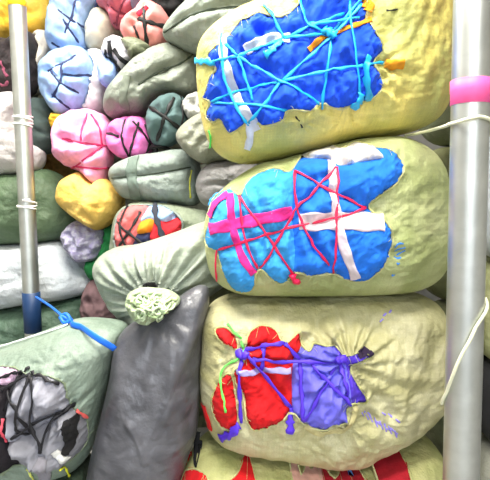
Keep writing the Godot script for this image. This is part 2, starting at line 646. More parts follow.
func hem_and_threads(b: Body, thing: Node3D, line: PackedVector2Array, m: Material, px: float, many: float) -> void:
	var st := begin()
	var n := line.size()
	var P := PackedVector3Array(); var U := PackedVector3Array(); var W := PackedFloat32Array()
	for i in n + 1:
		var p := line[i % n]
		P.append(Vector3(p.x, p.y, b.h(p.x, p.y) + b.weight(p.x, p.y) * b.samp(b.lip, p.x, p.y)))
		U.append(Vector3(0, 0, 1))
		W.append(px * rng.randf_range(0.5, 1.5))
	sweep(st, P, U, W, W, 6)
	put(thing, "torn_hem", done(st), m)
	if many <= 0.0: return
	var ts := begin()
	for i in int(n * many * 0.4):
		var k := rng.randi() % n
		var p := line[k]
		var d := (line[(k + 1) % n] - line[(k - 1 + n) % n]).normalized()
		var dir := Vector2(d.y, -d.x).rotated(rng.randf_range(-1.1, 1.1)) * (1.0 if rng.randf() < 0.6 else -1.0)
		var ln := rng.randf_range(2.0, 7.0) * px
		var TP := PackedVector3Array(); var TU := PackedVector3Array()
		for j in 5:
			var f := j / 4.0
			var q := p + dir * ln * f + Vector2(0, -1) * ln * 0.4 * f * f
			TP.append(Vector3(q.x, q.y, b.top(q.x, q.y) + px * (0.4 + 1.2 * sin(f * PI))))
			TU.append(Vector3(0, 0, 1))
		sweep(ts, TP, TU, fill(px * 0.2, 5), fill(px * 0.2, 5), 4)
	var o := put(thing, "loose_threads", done(ts), m)
	o.set_meta("kind", "stuff")

# a round lump of knotted cord or rag ends, part of `thing`, at a pixel
func rope3(parent: Node, called: String, P: Array, r: float, m: Material, label := "", flat := 1.0, free := Vector3.ZERO, off := Vector3.ZERO) -> MeshInstance3D:
	var c := Curve3D.new()
	for i in P.size():
		var t: Vector3 = (P[mini(i + 1, P.size() - 1)] - P[maxi(i - 1, 0)]) / 6.0
		c.add_point(P[i], -t, t)
	c.bake_interval = maxf(r * 1.5, 0.004)
	var pp := c.get_baked_points()
	if free != Vector3.ZERO: clear_of_things(pp, off, free, r, r * flat)
	var U := PackedVector3Array()
	for p in pp: U.append(Vector3(0, 0, 1))
	var st := begin()
	sweep(st, pp, U, fill(r, pp.size()), fill(r * flat, pp.size()), 8)
	return put(parent, called, done(st), m, label)

# moves the points of a rope, placed at `off`, out of the sacks along `free` and out of the round posts
func clear_of_things(pp: PackedVector3Array, off: Vector3, free: Vector3, wide: float, r: float) -> void:
	for i in pp.size():
		for step in 80:
			var inside := false
			for b in packed:
				for e in [Vector3.ZERO, Vector3(wide, 0, 0), Vector3(-wide, 0, 0), Vector3(0, wide, 0), Vector3(0, -wide, 0)]:
					var w: Vector3 = pp[i] + off + e
					var sl: Vector2 = b.slab(w.x, w.y)
					if sl.x <= sl.y and w.z > sl.x - r and w.z < sl.y + r:
						inside = true
						break
				if inside: break
			if not inside: break
			pp[i] += free * 0.003
		for q in post_axes:
			var v: Vector3 = pp[i] + off - q[0]
			var out: Vector3 = v - q[1] * v.dot(q[1])
			if out.length() < q[2] + r + 0.001: pp[i] += out.normalized() * (q[2] + r + 0.001 - out.length())
	for pass_ in 4:
		for i in range(1, pp.size() - 1): pp[i] = pp[i].lerp((pp[i - 1] + pp[i + 1]) / 2, 0.3) if pass_ < 1 else pp[i]

func lathe(st: SurfaceTool, prof: Array, a: Vector3, b: Vector3, sides := 36) -> void:   # prof: [t along a-b, radius]
	var ax := (b - a).normalized()
	var u := ax.cross(Vector3(0, 0, 1)).normalized()
	var v := ax.cross(u).normalized()
	for i in prof.size() - 1:
		for k in sides:
			var q := []
			for e in [[i, k], [i, k + 1], [i + 1, k + 1], [i + 1, k]]:
				var pr: Array = prof[e[0]]
				var an: float = TAU * (e[1] % sides) / sides
				q.append(a.lerp(b, pr[0]) + (u * cos(an) + v * sin(an)) * pr[1])
			for t in [q[0], q[2], q[1], q[0], q[3], q[2]]: st.add_vertex(t)

func tape(t: Node3D, axis: Vector3, L: float, r: float, y0: float, y1: float, m: Material, label: String) -> void:
	var st := begin()
	var e := 0.001
	lathe(st, [[y0 / L, r + 0.0002], [y0 / L + e * 0.3, r + 0.0022], [lerpf(y0, y1, 0.45) / L, r + 0.0024], [lerpf(y0, y1, 0.5) / L, r + 0.0036], [y1 / L - e * 0.3, r + 0.0036], [y1 / L, r + 0.0002]], Vector3.ZERO, axis)
	put(t, "tape", done(st), m, label)

# ---------------------------------------------------------------- the scene
func _ready() -> void:
	rng.seed = 71
	setup_view()
	setup_materials()
	build_room()
	build_right_stack()
	build_near_left()
	build_heap()
	build_posts()

func setup_view() -> void:
	var cam := Camera3D.new()
	cam.name = "camera"
	cam.position = EYE
	cam.rotation_degrees = Vector3(PITCH, 0, 0)
	cam.fov = 50.0
	add_child(cam)
	cam.current = true
	var env := Environment.new()
	env.background_mode = Environment.BG_SKY
	var sm := ProceduralSkyMaterial.new()
	sm.sky_top_color = Color(0.86, 0.91, 0.98)
	sm.sky_horizon_color = Color(0.95, 0.96, 0.97)
	sm.ground_bottom_color = Color(0.45, 0.44, 0.42)
	sm.ground_horizon_color = Color(0.7, 0.7, 0.69)
	sm.sky_energy_multiplier = 1.6
	var sky := Sky.new(); sky.sky_material = sm
	env.sky = sky
	env.tonemap_mode = Environment.TONE_MAPPER_LINEAR
	env.tonemap_exposure = 2.2
	env.sdfgi_enabled = true; env.ssao_enabled = true; env.ssil_enabled = true
	var we := WorldEnvironment.new(); we.name = "world_environment"; we.environment = env
	add_child(we)
	# two long ceiling fittings over the aisle and one over the heap
	for q in [[Vector3(0.1, 3.32, -0.75), Vector2(1.5, 0.36), 5.2], [Vector3(0.5, 3.32, 0.9), Vector2(1.5, 0.36), 3.0], [Vector3(-1.0, 3.32, -2.1), Vector2(1.5, 0.36), 6.0]]:
		ceiling_lamp(q[0], q[1], q[2])

func ceiling_lamp(p: Vector3, size: Vector2, energy: float) -> void:
	var t := Node3D.new(); t.name = numbered(self, "ceiling_lamp"); add_child(t); t.position = p
	tag(t, ["white fluorescent ceiling fitting above the aisle", "white fluorescent ceiling fitting nearest the open front", "white fluorescent ceiling fitting above the heap of sacks"][0 if p.z > -1 and p.z < 0 else (1 if p.z > 0 else 2)], "lamp", "fluorescent ceiling fittings")
	var st := begin()
	st.set_smooth_group(-1)
	box_mesh(st, Vector3(-size.x / 2 - 0.03, 0, -size.y / 2 - 0.03), Vector3(size.x / 2 + 0.03, 0.08, size.y / 2 + 0.03))
	put(t, "housing", st.commit(), plain(Color(0.9, 0.9, 0.9), 0.4))
	var d := StandardMaterial3D.new()
	d.albedo_color = Color(0.95, 0.95, 0.95)
	d.emission_enabled = true; d.emission = Color(1, 0.99, 0.96); d.emission_energy_multiplier = 2.0
	var s2 := begin()
	box_mesh(s2, Vector3(-size.x / 2, -0.03, -size.y / 2), Vector3(size.x / 2, 0, size.y / 2))
	put(t, "diffuser", s2.commit(), d)
	var l := AreaLight3D.new()
	l.name = "light"
	l.area_size = size
	l.light_energy = energy
	l.light_color = Color(1, 0.985, 0.95)
	l.area_range = 12.0
	l.shadow_enabled = true
	t.add_child(l)
	l.position = Vector3(0, -0.045, 0)
	l.rotation_degrees = Vector3(-90, 0, 0)

func setup_materials() -> void:
	mottle = noise_tex(0.012, 3, 0.8, 1.0)
	crumple = noise_tex(0.014, 8, 0, 1, true, 10.0, FastNoiseLite.TYPE_SIMPLEX_SMOOTH, 5)
	var im := Image.create(512, 512, false, Image.FORMAT_RGB8)
	var warp := PackedFloat32Array(); var weft := PackedFloat32Array()
	for i in 128:
		warp.append(rng.randf_range(-0.03, 0.03)); weft.append(rng.randf_range(-0.04, 0.04))
	for y in 512:
		for x in 512:
			var v := 0.95 + (warp[x / 4] if (x / 4 + y / 4) % 2 == 0 else weft[y / 4])
			if x % 4 == 0 or y % 4 == 0: v -= 0.05
			im.set_pixel(x, y, Color(v, v, v))
	weave = ImageTexture.create_from_image(im)

func build_room() -> void:
	var conc := StandardMaterial3D.new()
	conc.albedo_texture = two_tone(Color(0.5, 0.5, 0.49), Color(0.62, 0.61, 0.59), 0.02, 5)
	conc.roughness = 0.85; conc.uv1_triplanar = true
	var paint := StandardMaterial3D.new()
	paint.albedo_texture = two_tone(Color(0.6, 0.6, 0.58), Color(0.68, 0.67, 0.65), 0.01, 6)
	paint.roughness = 0.9; paint.uv1_triplanar = true
	var X := 2.6; var Zb := -4.5; var Zf := 3.0; var H := 3.5
	for q in [["floor", Vector3(-X - 0.15, -0.2, Zb - 0.15), Vector3(X + 0.15, 0, Zf + 0.15), conc],
			["ceiling", Vector3(-X - 0.15, H, Zb - 0.15), Vector3(X + 0.15, H + 0.15, Zf + 0.15), paint],
			["wall_back", Vector3(-X, 0, Zb - 0.15), Vector3(X, H, Zb), paint],
			["wall_left", Vector3(-X - 0.15, 0, Zb - 0.15), Vector3(-X, H, Zf + 0.15), paint],
			["wall_right", Vector3(X, 0, Zb - 0.15), Vector3(X + 0.15, H, Zf + 0.15), paint]]:
		var st := begin(); st.set_smooth_group(-1)
		box_mesh(st, q[1], q[2])
		var o := put(self, q[0], st.commit(), q[3])
		o.set_meta("kind", "structure")
	# front wall with a wide shutter opening behind the camera
	var st := begin(); st.set_smooth_group(-1)
	box_mesh(st, Vector3(-X, 0, Zf), Vector3(-2.0, H, Zf + 0.15))
	box_mesh(st, Vector3(2.0, 0, Zf), Vector3(X, H, Zf + 0.15))
	box_mesh(st, Vector3(-2.0, 2.9, Zf), Vector3(2.0, H, Zf + 0.15))
	var o := put(self, "wall_front", st.commit(), paint)
	o.set_meta("kind", "structure")

# ---------------------------------------------------------------- the stack of torn bales on the right
func build_right_stack() -> void:
	var Z := -2.1
	var cyan := plain(Color(0.08, 0.66, 0.86), 0.45)
	var blue := cloth(Color(0.09, 0.36, 0.98))
	var white := cloth(Color(0.88, 0.9, 0.95))
	var hem1 := woven(Color(0.72, 0.72, 0.45), Color(0.81, 0.81, 0.59), 12)
	var sack1 := woven(Color(0.7, 0.71, 0.42), Color(0.93, 0.87, 0.48), 21, 0.6, 0.5)
	var c1 := []
	for l in [[238,57, 260,70, 281,82, 302,93, 320,104], [222,36, 223,60, 226,82, 237,108, 248,126], [238,57, 246,80, 253,102],
			[212,101, 235,92, 260,86, 281,82], [214,102, 250,106, 287,111], [281,82, 265,104, 249,124], [281,82, 315,52, 340,29, 362,4],
			[284,38, 274,20, 262,8], [284,38, 310,27, 345,11], [238,57, 262,47, 284,38], [284,38, 305,36, 329,33], [299,-4, 302,12, 307,25, 329,33],
			[331,38, 327,75, 321,109], [350,0, 354,50, 360,104], [281,82, 320,73, 357,67, 384,63], [329,33, 348,14, 366,-6], [226,44, 232,50, 238,57], [204,62, 222,60, 238,57], [307,25, 330,22, 360,16]]:
		c1.append({"p": l, "w": 2.9, "mat": cyan, "gw": 7.0, "flat": 0.4})
	c1.append({"p": [366,58, 366,76, 369,98], "w": 7.0, "mat": cyan, "name": "cord_end", "groove": false, "flat": 0.3})
	c1.append({"p": [352,108, 358,100, 361,94], "w": 8.0, "mat": cyan, "name": "cord_end", "groove": false, "flat": 0.3})
	c1.append({"p": [266,57, 273,51, 283,42], "w": 8.0, "mat": cyan, "name": "cord_end", "groove": false, "flat": 0.3})
	c1.append({"p": [197,61, 206,63, 216,62], "w": 6.0, "mat": cyan, "name": "cord_end", "groove": false, "flat": 0.3})
	c1.append({"p": [322,28, 330,33, 337,40], "w": 8.0, "mat": cyan, "name": "knot", "groove": false, "flat": 0.6})
	make({"name": "clothes_bale", "label": "topmost yellow-green bale torn open over royal blue clothes laced with cyan cord", "cat": "bale", "group": "torn clothes bales in the right stack",
		"out": [197,75, 199,48, 212,32, 235,17, 262,6, 300,-10, 345,-32, 395,-42, 432,-25, 446,10, 449,50, 447,90, 438,116, 420,129, 393,136, 355,140, 312,151, 272,161, 237,163, 212,148, 201,115],
		"z": Z, "D": 0.28, "Db": 0.34, "n": 2.7, "mat": sack1, "seed": 4, "amp": 0.025, "freq": 4.0, "wr": [[0.007, 7.0, 75.0, 3.0]], "hem": hem1, "threads": 1.0, "lip": 2.0,
		"folds": [[300,50, 296,80, 302,110], [216,72, 226,92, 234,130], [252,62, 256,95, 262,126], [342,60, 336,85, 338,110], [244,26, 262,34, 282,22]],
		"puckers": [[375,66, 9, 34, 1.8], [345,118, 14, 30, 1.6], [300,122, 12, 26, 1.6]],
		"creases": [[[388,12, 415,11, 446,14], 2.0, 1.0], [[378,66, 400,74, 420,72], 3.0, 2.0], [[372,104, 385,116, 400,122], 2.5, 2.5]],
		"tears": [[206,92, 210,78, 216,70, 208,58, 214,50, 226,40, 241,23, 259,16, 280,19, 296,9, 303,-6, 330,-20, 358,-16, 366,4, 366,22, 377,39, 382,52, 372,64, 381,80, 380,91, 369,101, 357,104, 338,110, 320,105, 310,112, 288,112, 281,123, 263,127, 252,121, 240,129, 229,134, 220,120, 213,123, 206,116, 210,103, 203,98]],
		"garments": [
			{"mat": blue, "label": "royal blue puffer cloth", "poly": [195,40, 240,10, 300,0, 308,30, 316,60, 312,85, 312,118, 260,135, 220,140, 195,120], "bulge": 11.0, "soft": 10.0, "bands": [
				{"name": "stripe", "label": "white trim strip", "p": [223,38, 224,60, 231,82, 241,106, 252,122, 256,132], "w": 8.0, "mat": white, "flat": 0.15, "taut": false},
				{"name": "stripe", "label": "white trim strip", "p": [245,51, 258,43, 274,38, 290,38], "w": 9.0, "mat": white, "flat": 0.15, "taut": false}]},
			{"mat": blue, "label": "royal blue puffer cloth", "poly": [298,-30, 370,-30, 374,15, 340,28, 318,48, 309,52, 304,28], "bulge": 9.0},
			{"mat": blue, "label": "royal blue puffer cloth", "poly": [312,52, 335,34, 370,18, 395,45, 395,110, 330,118, 308,115, 312,85], "bulge": 12.0, "soft": 10.0, "bands": [
				{"name": "piping", "label": "orange piping", "p": [309,50, 318,41, 330,32, 345,27, 362,23, 370,22], "w": 5.0, "mat": cloth(Color(0.98, 0.6, 0.08)), "flat": 0.4, "taut": false}]}],
		"bands": [{"name": "rag_end", "label": "orange rag poking from the sack", "p": [384,64, 392,66, 402,66], "w": 7.0, "mat": cloth(Color(0.98, 0.66, 0.12)), "flat": 0.3, "taut": false},
			{"name": "rag_end", "label": "orange rag poking from the sack", "p": [364,2, 368,8, 366,14], "w": 8.0, "mat": cloth(Color(0.98, 0.66, 0.12)), "flat": 0.3, "taut": false},
			{"name": "rag_end", "label": "white rag under the tear", "p": [249,124, 250,138, 247,150], "w": 7.0, "mat": white, "flat": 0.2, "taut": false},
			{"name": "thread_end", "label": "bright green thread", "p": [210,130, 212,138, 211,148], "w": 2.5, "mat": plain(Color(0.3, 0.85, 0.35)), "flat": 0.6, "taut": false}],
		"cords": c1,
		"prints": {"mat": plain(Color(0.1, 0.1, 0.08)), "w": 0.8, "label": "small dark slit", "lines": [[295,117, 297,120, 299,122], [300,125, 302,128], [385,12, 391,12, 396,11]]}})
	# second bale
	var crim := plain(Color(0.86, 0.06, 0.28), 0.5)
	var pink := cloth(Color(0.93, 0.16, 0.56))
	var c2 := []
	for l in [[240,196, 268,236, 295,277], [220,250, 255,238, 292,227, 335,217, 366,208], [295,172, 298,207, 310,240, 329,264], [295,172, 335,193, 366,208],
			[336,168, 315,190, 295,211, 278,240, 261,268], [338,168, 336,220, 333,272], [218,250, 217,265, 218,280], [240,196, 245,237, 258,268]]:
		c2.append({"p": l, "w": 2.5, "mat": crim, "gw": 6.0, "flat": 0.6})
	c2.append({"p": [291,273, 295,277, 299,280], "w": 7.0, "mat": crim, "name": "knot", "groove": false, "flat": 0.7})
	c2.append({"p": [294,205, 294,235, 296,262, 296,278], "w": 3.0, "mat": crim, "gw": 5.0, "unseen": true})
	make({"name": "clothes_bale", "label": "middle pale green bale torn open over light blue and azure clothes crossed by crimson cord", "cat": "bale", "group": "torn clothes bales in the right stack",
		"out": [205,240, 206,217, 215,198, 232,181, 260,164, 300,151, 345,140, 385,136, 418,146, 437,166, 444,200, 445,240, 438,270, 415,287, 375,292, 320,293, 270,293, 235,290, 212,274],
		"z": Z, "D": 0.3, "Db": 0.34, "n": 2.7, "mat": woven(Color(0.63, 0.67, 0.43), Color(0.76, 0.78, 0.57), 22, 0.6, 0.5), "seed": 9, "amp": 0.012, "freq": 4.0, "wr": [[0.004, 9.0, 20.0, 3.0]], "hem": hem1, "threads": 0.8, "lip": 2.0,
		"folds": [[331,144, 336,158, 338,168], [356,142, 352,156], [294,172, 293,200, 293,230, 296,275], [250,185, 262,215, 262,268]],
		"puckers": [[366,208, 8, 30, 1.2], [300,290, 14, 22, 1.6]],
		"creases": [[[368,208, 395,200, 420,205], 4.0, 2.0], [[240,186, 262,168, 290,160], 4.0, 2.0]],
		"tears": [[211,203, 220,193, 230,189, 240,195, 246,183, 257,174, 275,168, 288,172, 297,162, 304,152, 318,148, 328,144, 342,148, 356,142, 374,147, 388,150, 400,160, 401,172, 393,185, 379,195, 368,208, 381,219, 390,233, 389,250, 378,270, 363,281, 349,280, 331,273, 310,275, 296,272, 283,283, 272,279, 262,269, 256,273, 254,287, 245,292, 232,288, 223,272, 217,252, 208,247, 205,237, 209,222]],
		"garments": [
			{"mat": cloth(Color(0.24, 0.67, 0.97)), "label": "light blue cloth", "poly": [195,190, 230,180, 275,160, 295,168, 293,187, 292,217, 295,250, 295,285, 260,300, 220,300, 195,260], "bulge": 12.0, "soft": 11.0, "bands": [
				{"name": "stripe", "label": "magenta band", "p": [209,229, 230,225, 260,219, 293,212], "w": 11.0, "mat": pink, "flat": 0.12, "taut": false},
				{"name": "stripe", "label": "magenta band", "p": [230,193, 231,210, 233,228, 242,256, 254,274], "w": 7.0, "mat": pink, "flat": 0.15, "taut": false},
				{"name": "stripe", "label": "magenta band", "p": [209,216, 215,203, 228,193], "w": 6.0, "mat": pink, "flat": 0.2, "taut": false}]},
			{"mat": cloth(Color(0.11, 0.49, 0.96)), "label": "azure blue cloth", "poly": [294,165, 320,158, 345,160, 400,140, 410,180, 400,285, 296,285, 294,250, 292,217, 293,187], "bulge": 13.0, "soft": 10.0, "bands": [
				{"name": "stripe", "label": "pale pink band", "p": [299,222, 325,221, 352,221, 383,222], "w": 16.0, "mat": cloth(Color(0.95, 0.86, 0.88)), "flat": 0.1, "taut": false},
				{"name": "stripe", "label": "pale pink band", "p": [331,160, 333,180, 335,205, 343,247, 355,279], "w": 8.0, "mat": cloth(Color(0.92, 0.86, 0.88)), "flat": 0.15, "taut": false}]},
			{"mat": cloth(Color(0.9, 0.88, 0.86)), "label": "crumpled white rag", "poly": [303,150, 320,143, 342,147, 357,139, 375,148, 383,162, 363,165, 338,168, 330,160, 310,157], "bulge": 15.0, "soft": 6.0, "amp": 3.5}],
		"cords": c2,
		"prints": {"mat": plain(Color(0.2, 0.5, 0.85)), "w": 0.9, "label": "faint blue stamped mark", "lines": [[393,247, 396,243, 401,243], [394,251, 398,248, 403,247], [396,255, 401,252, 404,250], [393,256, 396,258, 400,257], [395,262, 397,264, 398,262], [391,274, 393,276, 394,274]]}})
	# third bale
	var purple := plain(Color(0.3, 0.16, 0.78), 0.55)
	var red := cloth(Color(0.88, 0.02, 0.07))
	var lilac := cloth(Color(0.46, 0.44, 0.92))
	var green := plain(Color(0.4, 0.85, 0.35))
	var c3 := []
	for l in [[242,350, 240,386, 242,418], [242,351, 263,345, 284,342], [247,353, 262,370, 291,409], [253,358, 300,362, 342,360], [284,343, 301,362], [264,346, 261,372],
			[340,360, 320,390, 303,420], [310,363, 330,382, 349,400], [339,352, 343,376, 347,394], [291,409, 291,426], [300,362, 302,395, 303,420]]:
		c3.append({"p": l, "w": 4.2, "mat": purple, "gw": 6.0, "flat": 0.3})
	c3.append({"p": [304,424, 318,431, 332,430, 345,425, 352,408, 351,400], "w": 6.5, "mat": cloth(Color(0.78, 0.74, 0.52)), "name": "rolled_hem", "groove": false, "flat": 0.7, "taut": false, "label": "rolled frayed hem"})
	c3.append({"p": [222,436, 230,431, 240,420], "w": 9.0, "mat": purple, "name": "cord_end", "groove": false, "flat": 0.3})
	c3.append({"p": [289,430, 290,420, 291,412], "w": 8.0, "mat": purple, "name": "cord_end", "groove": false, "flat": 0.3})
	c3.append({"p": [238,350, 243,353, 249,356], "w": 8.0, "mat": purple, "name": "knot", "groove": false, "flat": 0.6})
	c3.append({"p": [334,360, 341,359, 348,362], "w": 8.0, "mat": purple, "name": "knot", "groove": false, "flat": 0.6})
	c3.append({"p": [228,323, 242,340, 243,353, 224,367, 223,386, 227,407], "w": 2.5, "mat": green, "label": "bright green string", "groove": false, "flat": 0.7, "taut": false})
	make({"name": "clothes_bale", "label": "cream-green bale torn over red and violet clothes tied with purple strips, below the blue ones", "cat": "bale", "group": "torn clothes bales in the right stack",
		"out": [202,345, 204,315, 218,300, 250,294, 310,295, 350,293, 400,293, 430,298, 443,318, 447,350, 444,385, 431,410, 406,430, 380,444, 358,454, 330,457, 300,452, 270,447, 235,441, 212,428, 203,402, 200,370],
		"z": Z, "D": 0.28, "Db": 0.34, "n": 2.7, "mat": woven(Color(0.67, 0.65, 0.45), Color(0.81, 0.79, 0.63), 23, 0.6, 0.5), "seed": 14, "amp": 0.03, "freq": 4.0, "wr": [[0.008, 6.0, 75.0, 3.0]], "hem": hem1, "threads": 1.0, "lip": 2.5,
		"puckers": [[348,362, 16, 60, 3.2], [242,352, 11, 34, 2.5], [348,425, 10, 26, 2.0]],
		"creases": [[[332,294, 320,310, 315,338], 6.0, 10.0], [[352,395, 372,418, 400,436], 4.0, 3.0], [[355,372, 385,372, 440,370], 3.0, 1.2], [[358,350, 380,330, 405,305], 3.0, 2.0]],
		"tears": [[223,373, 231,369, 235,387, 238,417, 230,427, 220,423, 213,410, 212,397, 217,382], [216,328, 227,326, 237,339, 237,348, 225,343, 218,337],
			[246,342, 250,330, 262,324, 275,328, 283,341, 291,337, 299,330, 302,345, 310,350, 316,343, 335,346, 344,354, 356,351, 369,351, 369,356, 355,361, 351,372, 365,396, 360,402, 350,398, 346,406, 343,418, 320,427, 304,422, 295,412, 289,412, 278,422, 262,425, 248,419, 243,392, 236,380, 234,366, 244,358]],
		"garments": [
			{"mat": red, "label": "bright red cloth", "poly": [205,320, 238,320, 238,350, 240,430, 205,430], "bulge": 7.0, "soft": 6.0},
			{"mat": red, "label": "bright red cloth", "poly": [239,330, 262,315, 290,325, 305,325, 300,350, 292,360, 292,385, 289,412, 270,430, 240,425], "bulge": 9.0, "soft": 8.0, "bands": [
				{"name": "stripe", "label": "pale lilac band", "p": [236,370, 255,371, 275,370, 291,370], "w": 5.5, "mat": cloth(Color(0.72, 0.68, 0.92)), "flat": 0.2, "taut": false}]},
			{"mat": lilac, "label": "violet cloth", "poly": [301,345, 320,338, 338,342, 345,358, 350,400, 345,425, 320,432, 298,420, 292,400, 293,365], "bulge": 11.0, "soft": 9.0},
			{"mat": cloth(Color(0.34, 0.22, 0.8)), "label": "purple cloth curling out of the tear", "poly": [343,350, 358,345, 374,348, 370,360, 356,364, 370,396, 360,406, 348,398, 346,372], "bulge": 4.0, "soft": 5.0}],
		"bands": [{"name": "rag_end", "label": "dark hem end", "p": [360,353, 366,351, 370,353], "w": 6.0, "mat": cloth(Color(0.16, 0.08, 0.22)), "flat": 0.3, "taut": false},
			{"name": "rag_end", "label": "red rag end at the sack's foot", "p": [203,404, 208,420, 210,428], "w": 6.0, "mat": red, "flat": 0.4, "taut": false}],
		"cords": c3,
		"prints": {"mat": plain(Color(0.55, 0.5, 0.85)), "w": 0.9, "label": "faded violet printed lettering", "lines": [[361,411, 364,417], [365,412, 369,421], [370,415, 373,423], [366,415, 372,417], [375,418, 377,426], [379,420, 382,428], [376,421, 381,424], [384,423, 386,431], [388,425, 391,433], [385,428, 391,430], [394,429, 396,436], [390,427, 397,433], [381,411, 385,414], [388,414, 392,417], [395,418, 399,421], [383,316, 386,313], [380,322, 383,319], [389,313, 391,310]]}})
	# bottom bale, mostly below the frame
	var c4 := []
	for l in [[345,452, 346,466, 343,485]]:
		c4.append({"p": l, "w": 6.0, "mat": plain(Color(0.2, 0.4, 0.62)), "gw": 5.0, "flat": 0.3})
	make({"name": "clothes_bale", "label": "lowest yellow-green bale showing crimson clothes at the bottom of the frame", "cat": "bale", "group": "torn clothes bales in the right stack",
		"out": [174,500, 179,478, 190,456, 206,441, 235,440, 270,446, 300,452, 330,457, 360,455, 395,442, 420,438, 436,446, 446,478, 446,520, 436,556, 400,570, 320,574, 240,572, 190,560, 174,530],
		"z": Z, "D": 0.33, "Db": 0.34, "n": 2.7, "mat": woven(Color(0.67, 0.68, 0.43), Color(0.79, 0.78, 0.54), 24, 0.6, 0.5), "seed": 18, "amp": 0.014, "freq": 4.5, "wr": [[0.005, 9.0, 85.0, 3.0]], "hem": hem1, "threads": 1.0, "lip": 2.5,
		"tears": [[181,476, 190,469, 201,470, 208,478, 206,500, 190,506, 180,495], [228,480, 236,474, 248,474, 257,482, 255,500, 238,505, 227,494], [292,470, 301,456, 315,456, 330,461, 341,455, 358,461, 378,459, 398,457, 410,466, 409,486, 390,505, 340,510, 300,500]],
		"garments": [{"mat": red, "label": "bright red cloth", "poly": [170,460, 265,460, 265,515, 170,515], "bulge": 8.0, "soft": 7.0},
			{"mat": cloth(Color(0.72, 0.05, 0.14)), "label": "crimson cloth", "poly": [318,452, 420,450, 420,515, 322,515, 326,480], "bulge": 9.0, "soft": 8.0},
			{"mat": cloth(Color(0.93, 0.72, 0.66)), "label": "pale pink cloth", "poly": [285,450, 318,450, 326,480, 322,515, 285,515], "bulge": 9.0, "soft": 8.0}],
		"bands": [{"name": "rag_end", "label": "black strap end", "p": [198,432, 196,446, 197,462], "w": 6.0, "mat": cloth(Color(0.06, 0.06, 0.07)), "flat": 0.3, "taut": false}],
		"cords": c4})
	# sacks behind and beside the right post
	var gg := woven(Color(0.52, 0.55, 0.42), Color(0.61, 0.63, 0.50), 25)
	for q in [["grey-green sack behind the steel post, beside the topmost bale", [418,20, 430,-30, 470,-45, 520,-30, 540,30, 535,110, 520,140, 470,146, 435,142, 420,110], -2.62, gg],
			["olive sack behind the steel post, beside the pale green bale", [420,200, 428,155, 460,146, 510,150, 535,190, 535,260, 520,292, 470,300, 435,296, 422,270], -2.62, woven(Color(0.50, 0.51, 0.34), Color(0.59, 0.61, 0.43), 26)],
			["olive-grey sack behind the steel post, beside the violet clothes", [424,350, 430,310, 460,300, 510,304, 535,340, 535,420, 515,452, 470,458, 435,452, 424,410], -2.62, woven(Color(0.45, 0.47, 0.34), Color(0.56, 0.57, 0.42), 27)],
			["olive-grey sack behind the steel post at the floor", [420,500, 430,470, 460,456, 510,458, 535,490, 535,560, 515,590, 460,594, 430,588, 420,550], -2.62, woven(Color(0.45, 0.47, 0.34), Color(0.56, 0.57, 0.42), 28)]]:
		make({"name": "stuffed_sack", "label": q[0], "cat": "sack", "group": "sacks behind the right post", "out": q[1], "z": q[2], "D": 0.2, "Db": 0.3, "n": 2.6, "mat": q[3], "seed": int(q[1][1]) + 60, "amp": 0.02, "wr": [[0.008, 8.0, 70.0, 3.0]], "res": 0.6})
	for q in [["white sack at the right edge beside the post", [481,190, 484,140, 495,118, 530,112, 560,140, 562,210, 545,255, 505,262, 486,245], -1.95, cloth(Color(0.86, 0.88, 0.92))],
			["magenta-topped bundle at the right edge above the white sack", [480,60, 490,30, 520,10, 555,20, 562,60, 555,100, 520,116, 490,112, 482,95], -1.95, cloth(Color(0.82, 0.42, 0.6))],
			["yellow-green sack at the right edge under the white one", [480,310, 485,275, 505,262, 545,258, 562,290, 562,340, 545,362, 505,364, 484,352], -1.95, woven(Color(0.61, 0.63, 0.45), Color(0.70, 0.70, 0.52), 29)],
			["dark grey bundle at the right edge near the bottom", [478,395, 484,370, 505,362, 545,362, 562,390, 560,425, 540,442, 500,444, 482,430], -1.95, cloth(Color(0.13, 0.13, 0.14))],
			["pale grey sack in the bottom right corner", [474,500, 480,460, 500,444, 540,442, 562,480, 562,580, 540,610, 500,612, 478,590], -1.95, woven(Color(0.54, 0.54, 0.50), Color(0.65, 0.65, 0.59), 30)]]:
		make({"name": "stuffed_sack", "label": q[0], "cat": "sack", "group": "sacks at the right edge", "out": q[1], "z": q[2], "D": 0.12, "Db": 0.3, "n": 2.5, "mat": q[3], "seed": int(q[1][1]) + 31, "amp": 0.02, "wr": [[0.006, 8.0, 80.0, 3.0]], "res": 0.6})

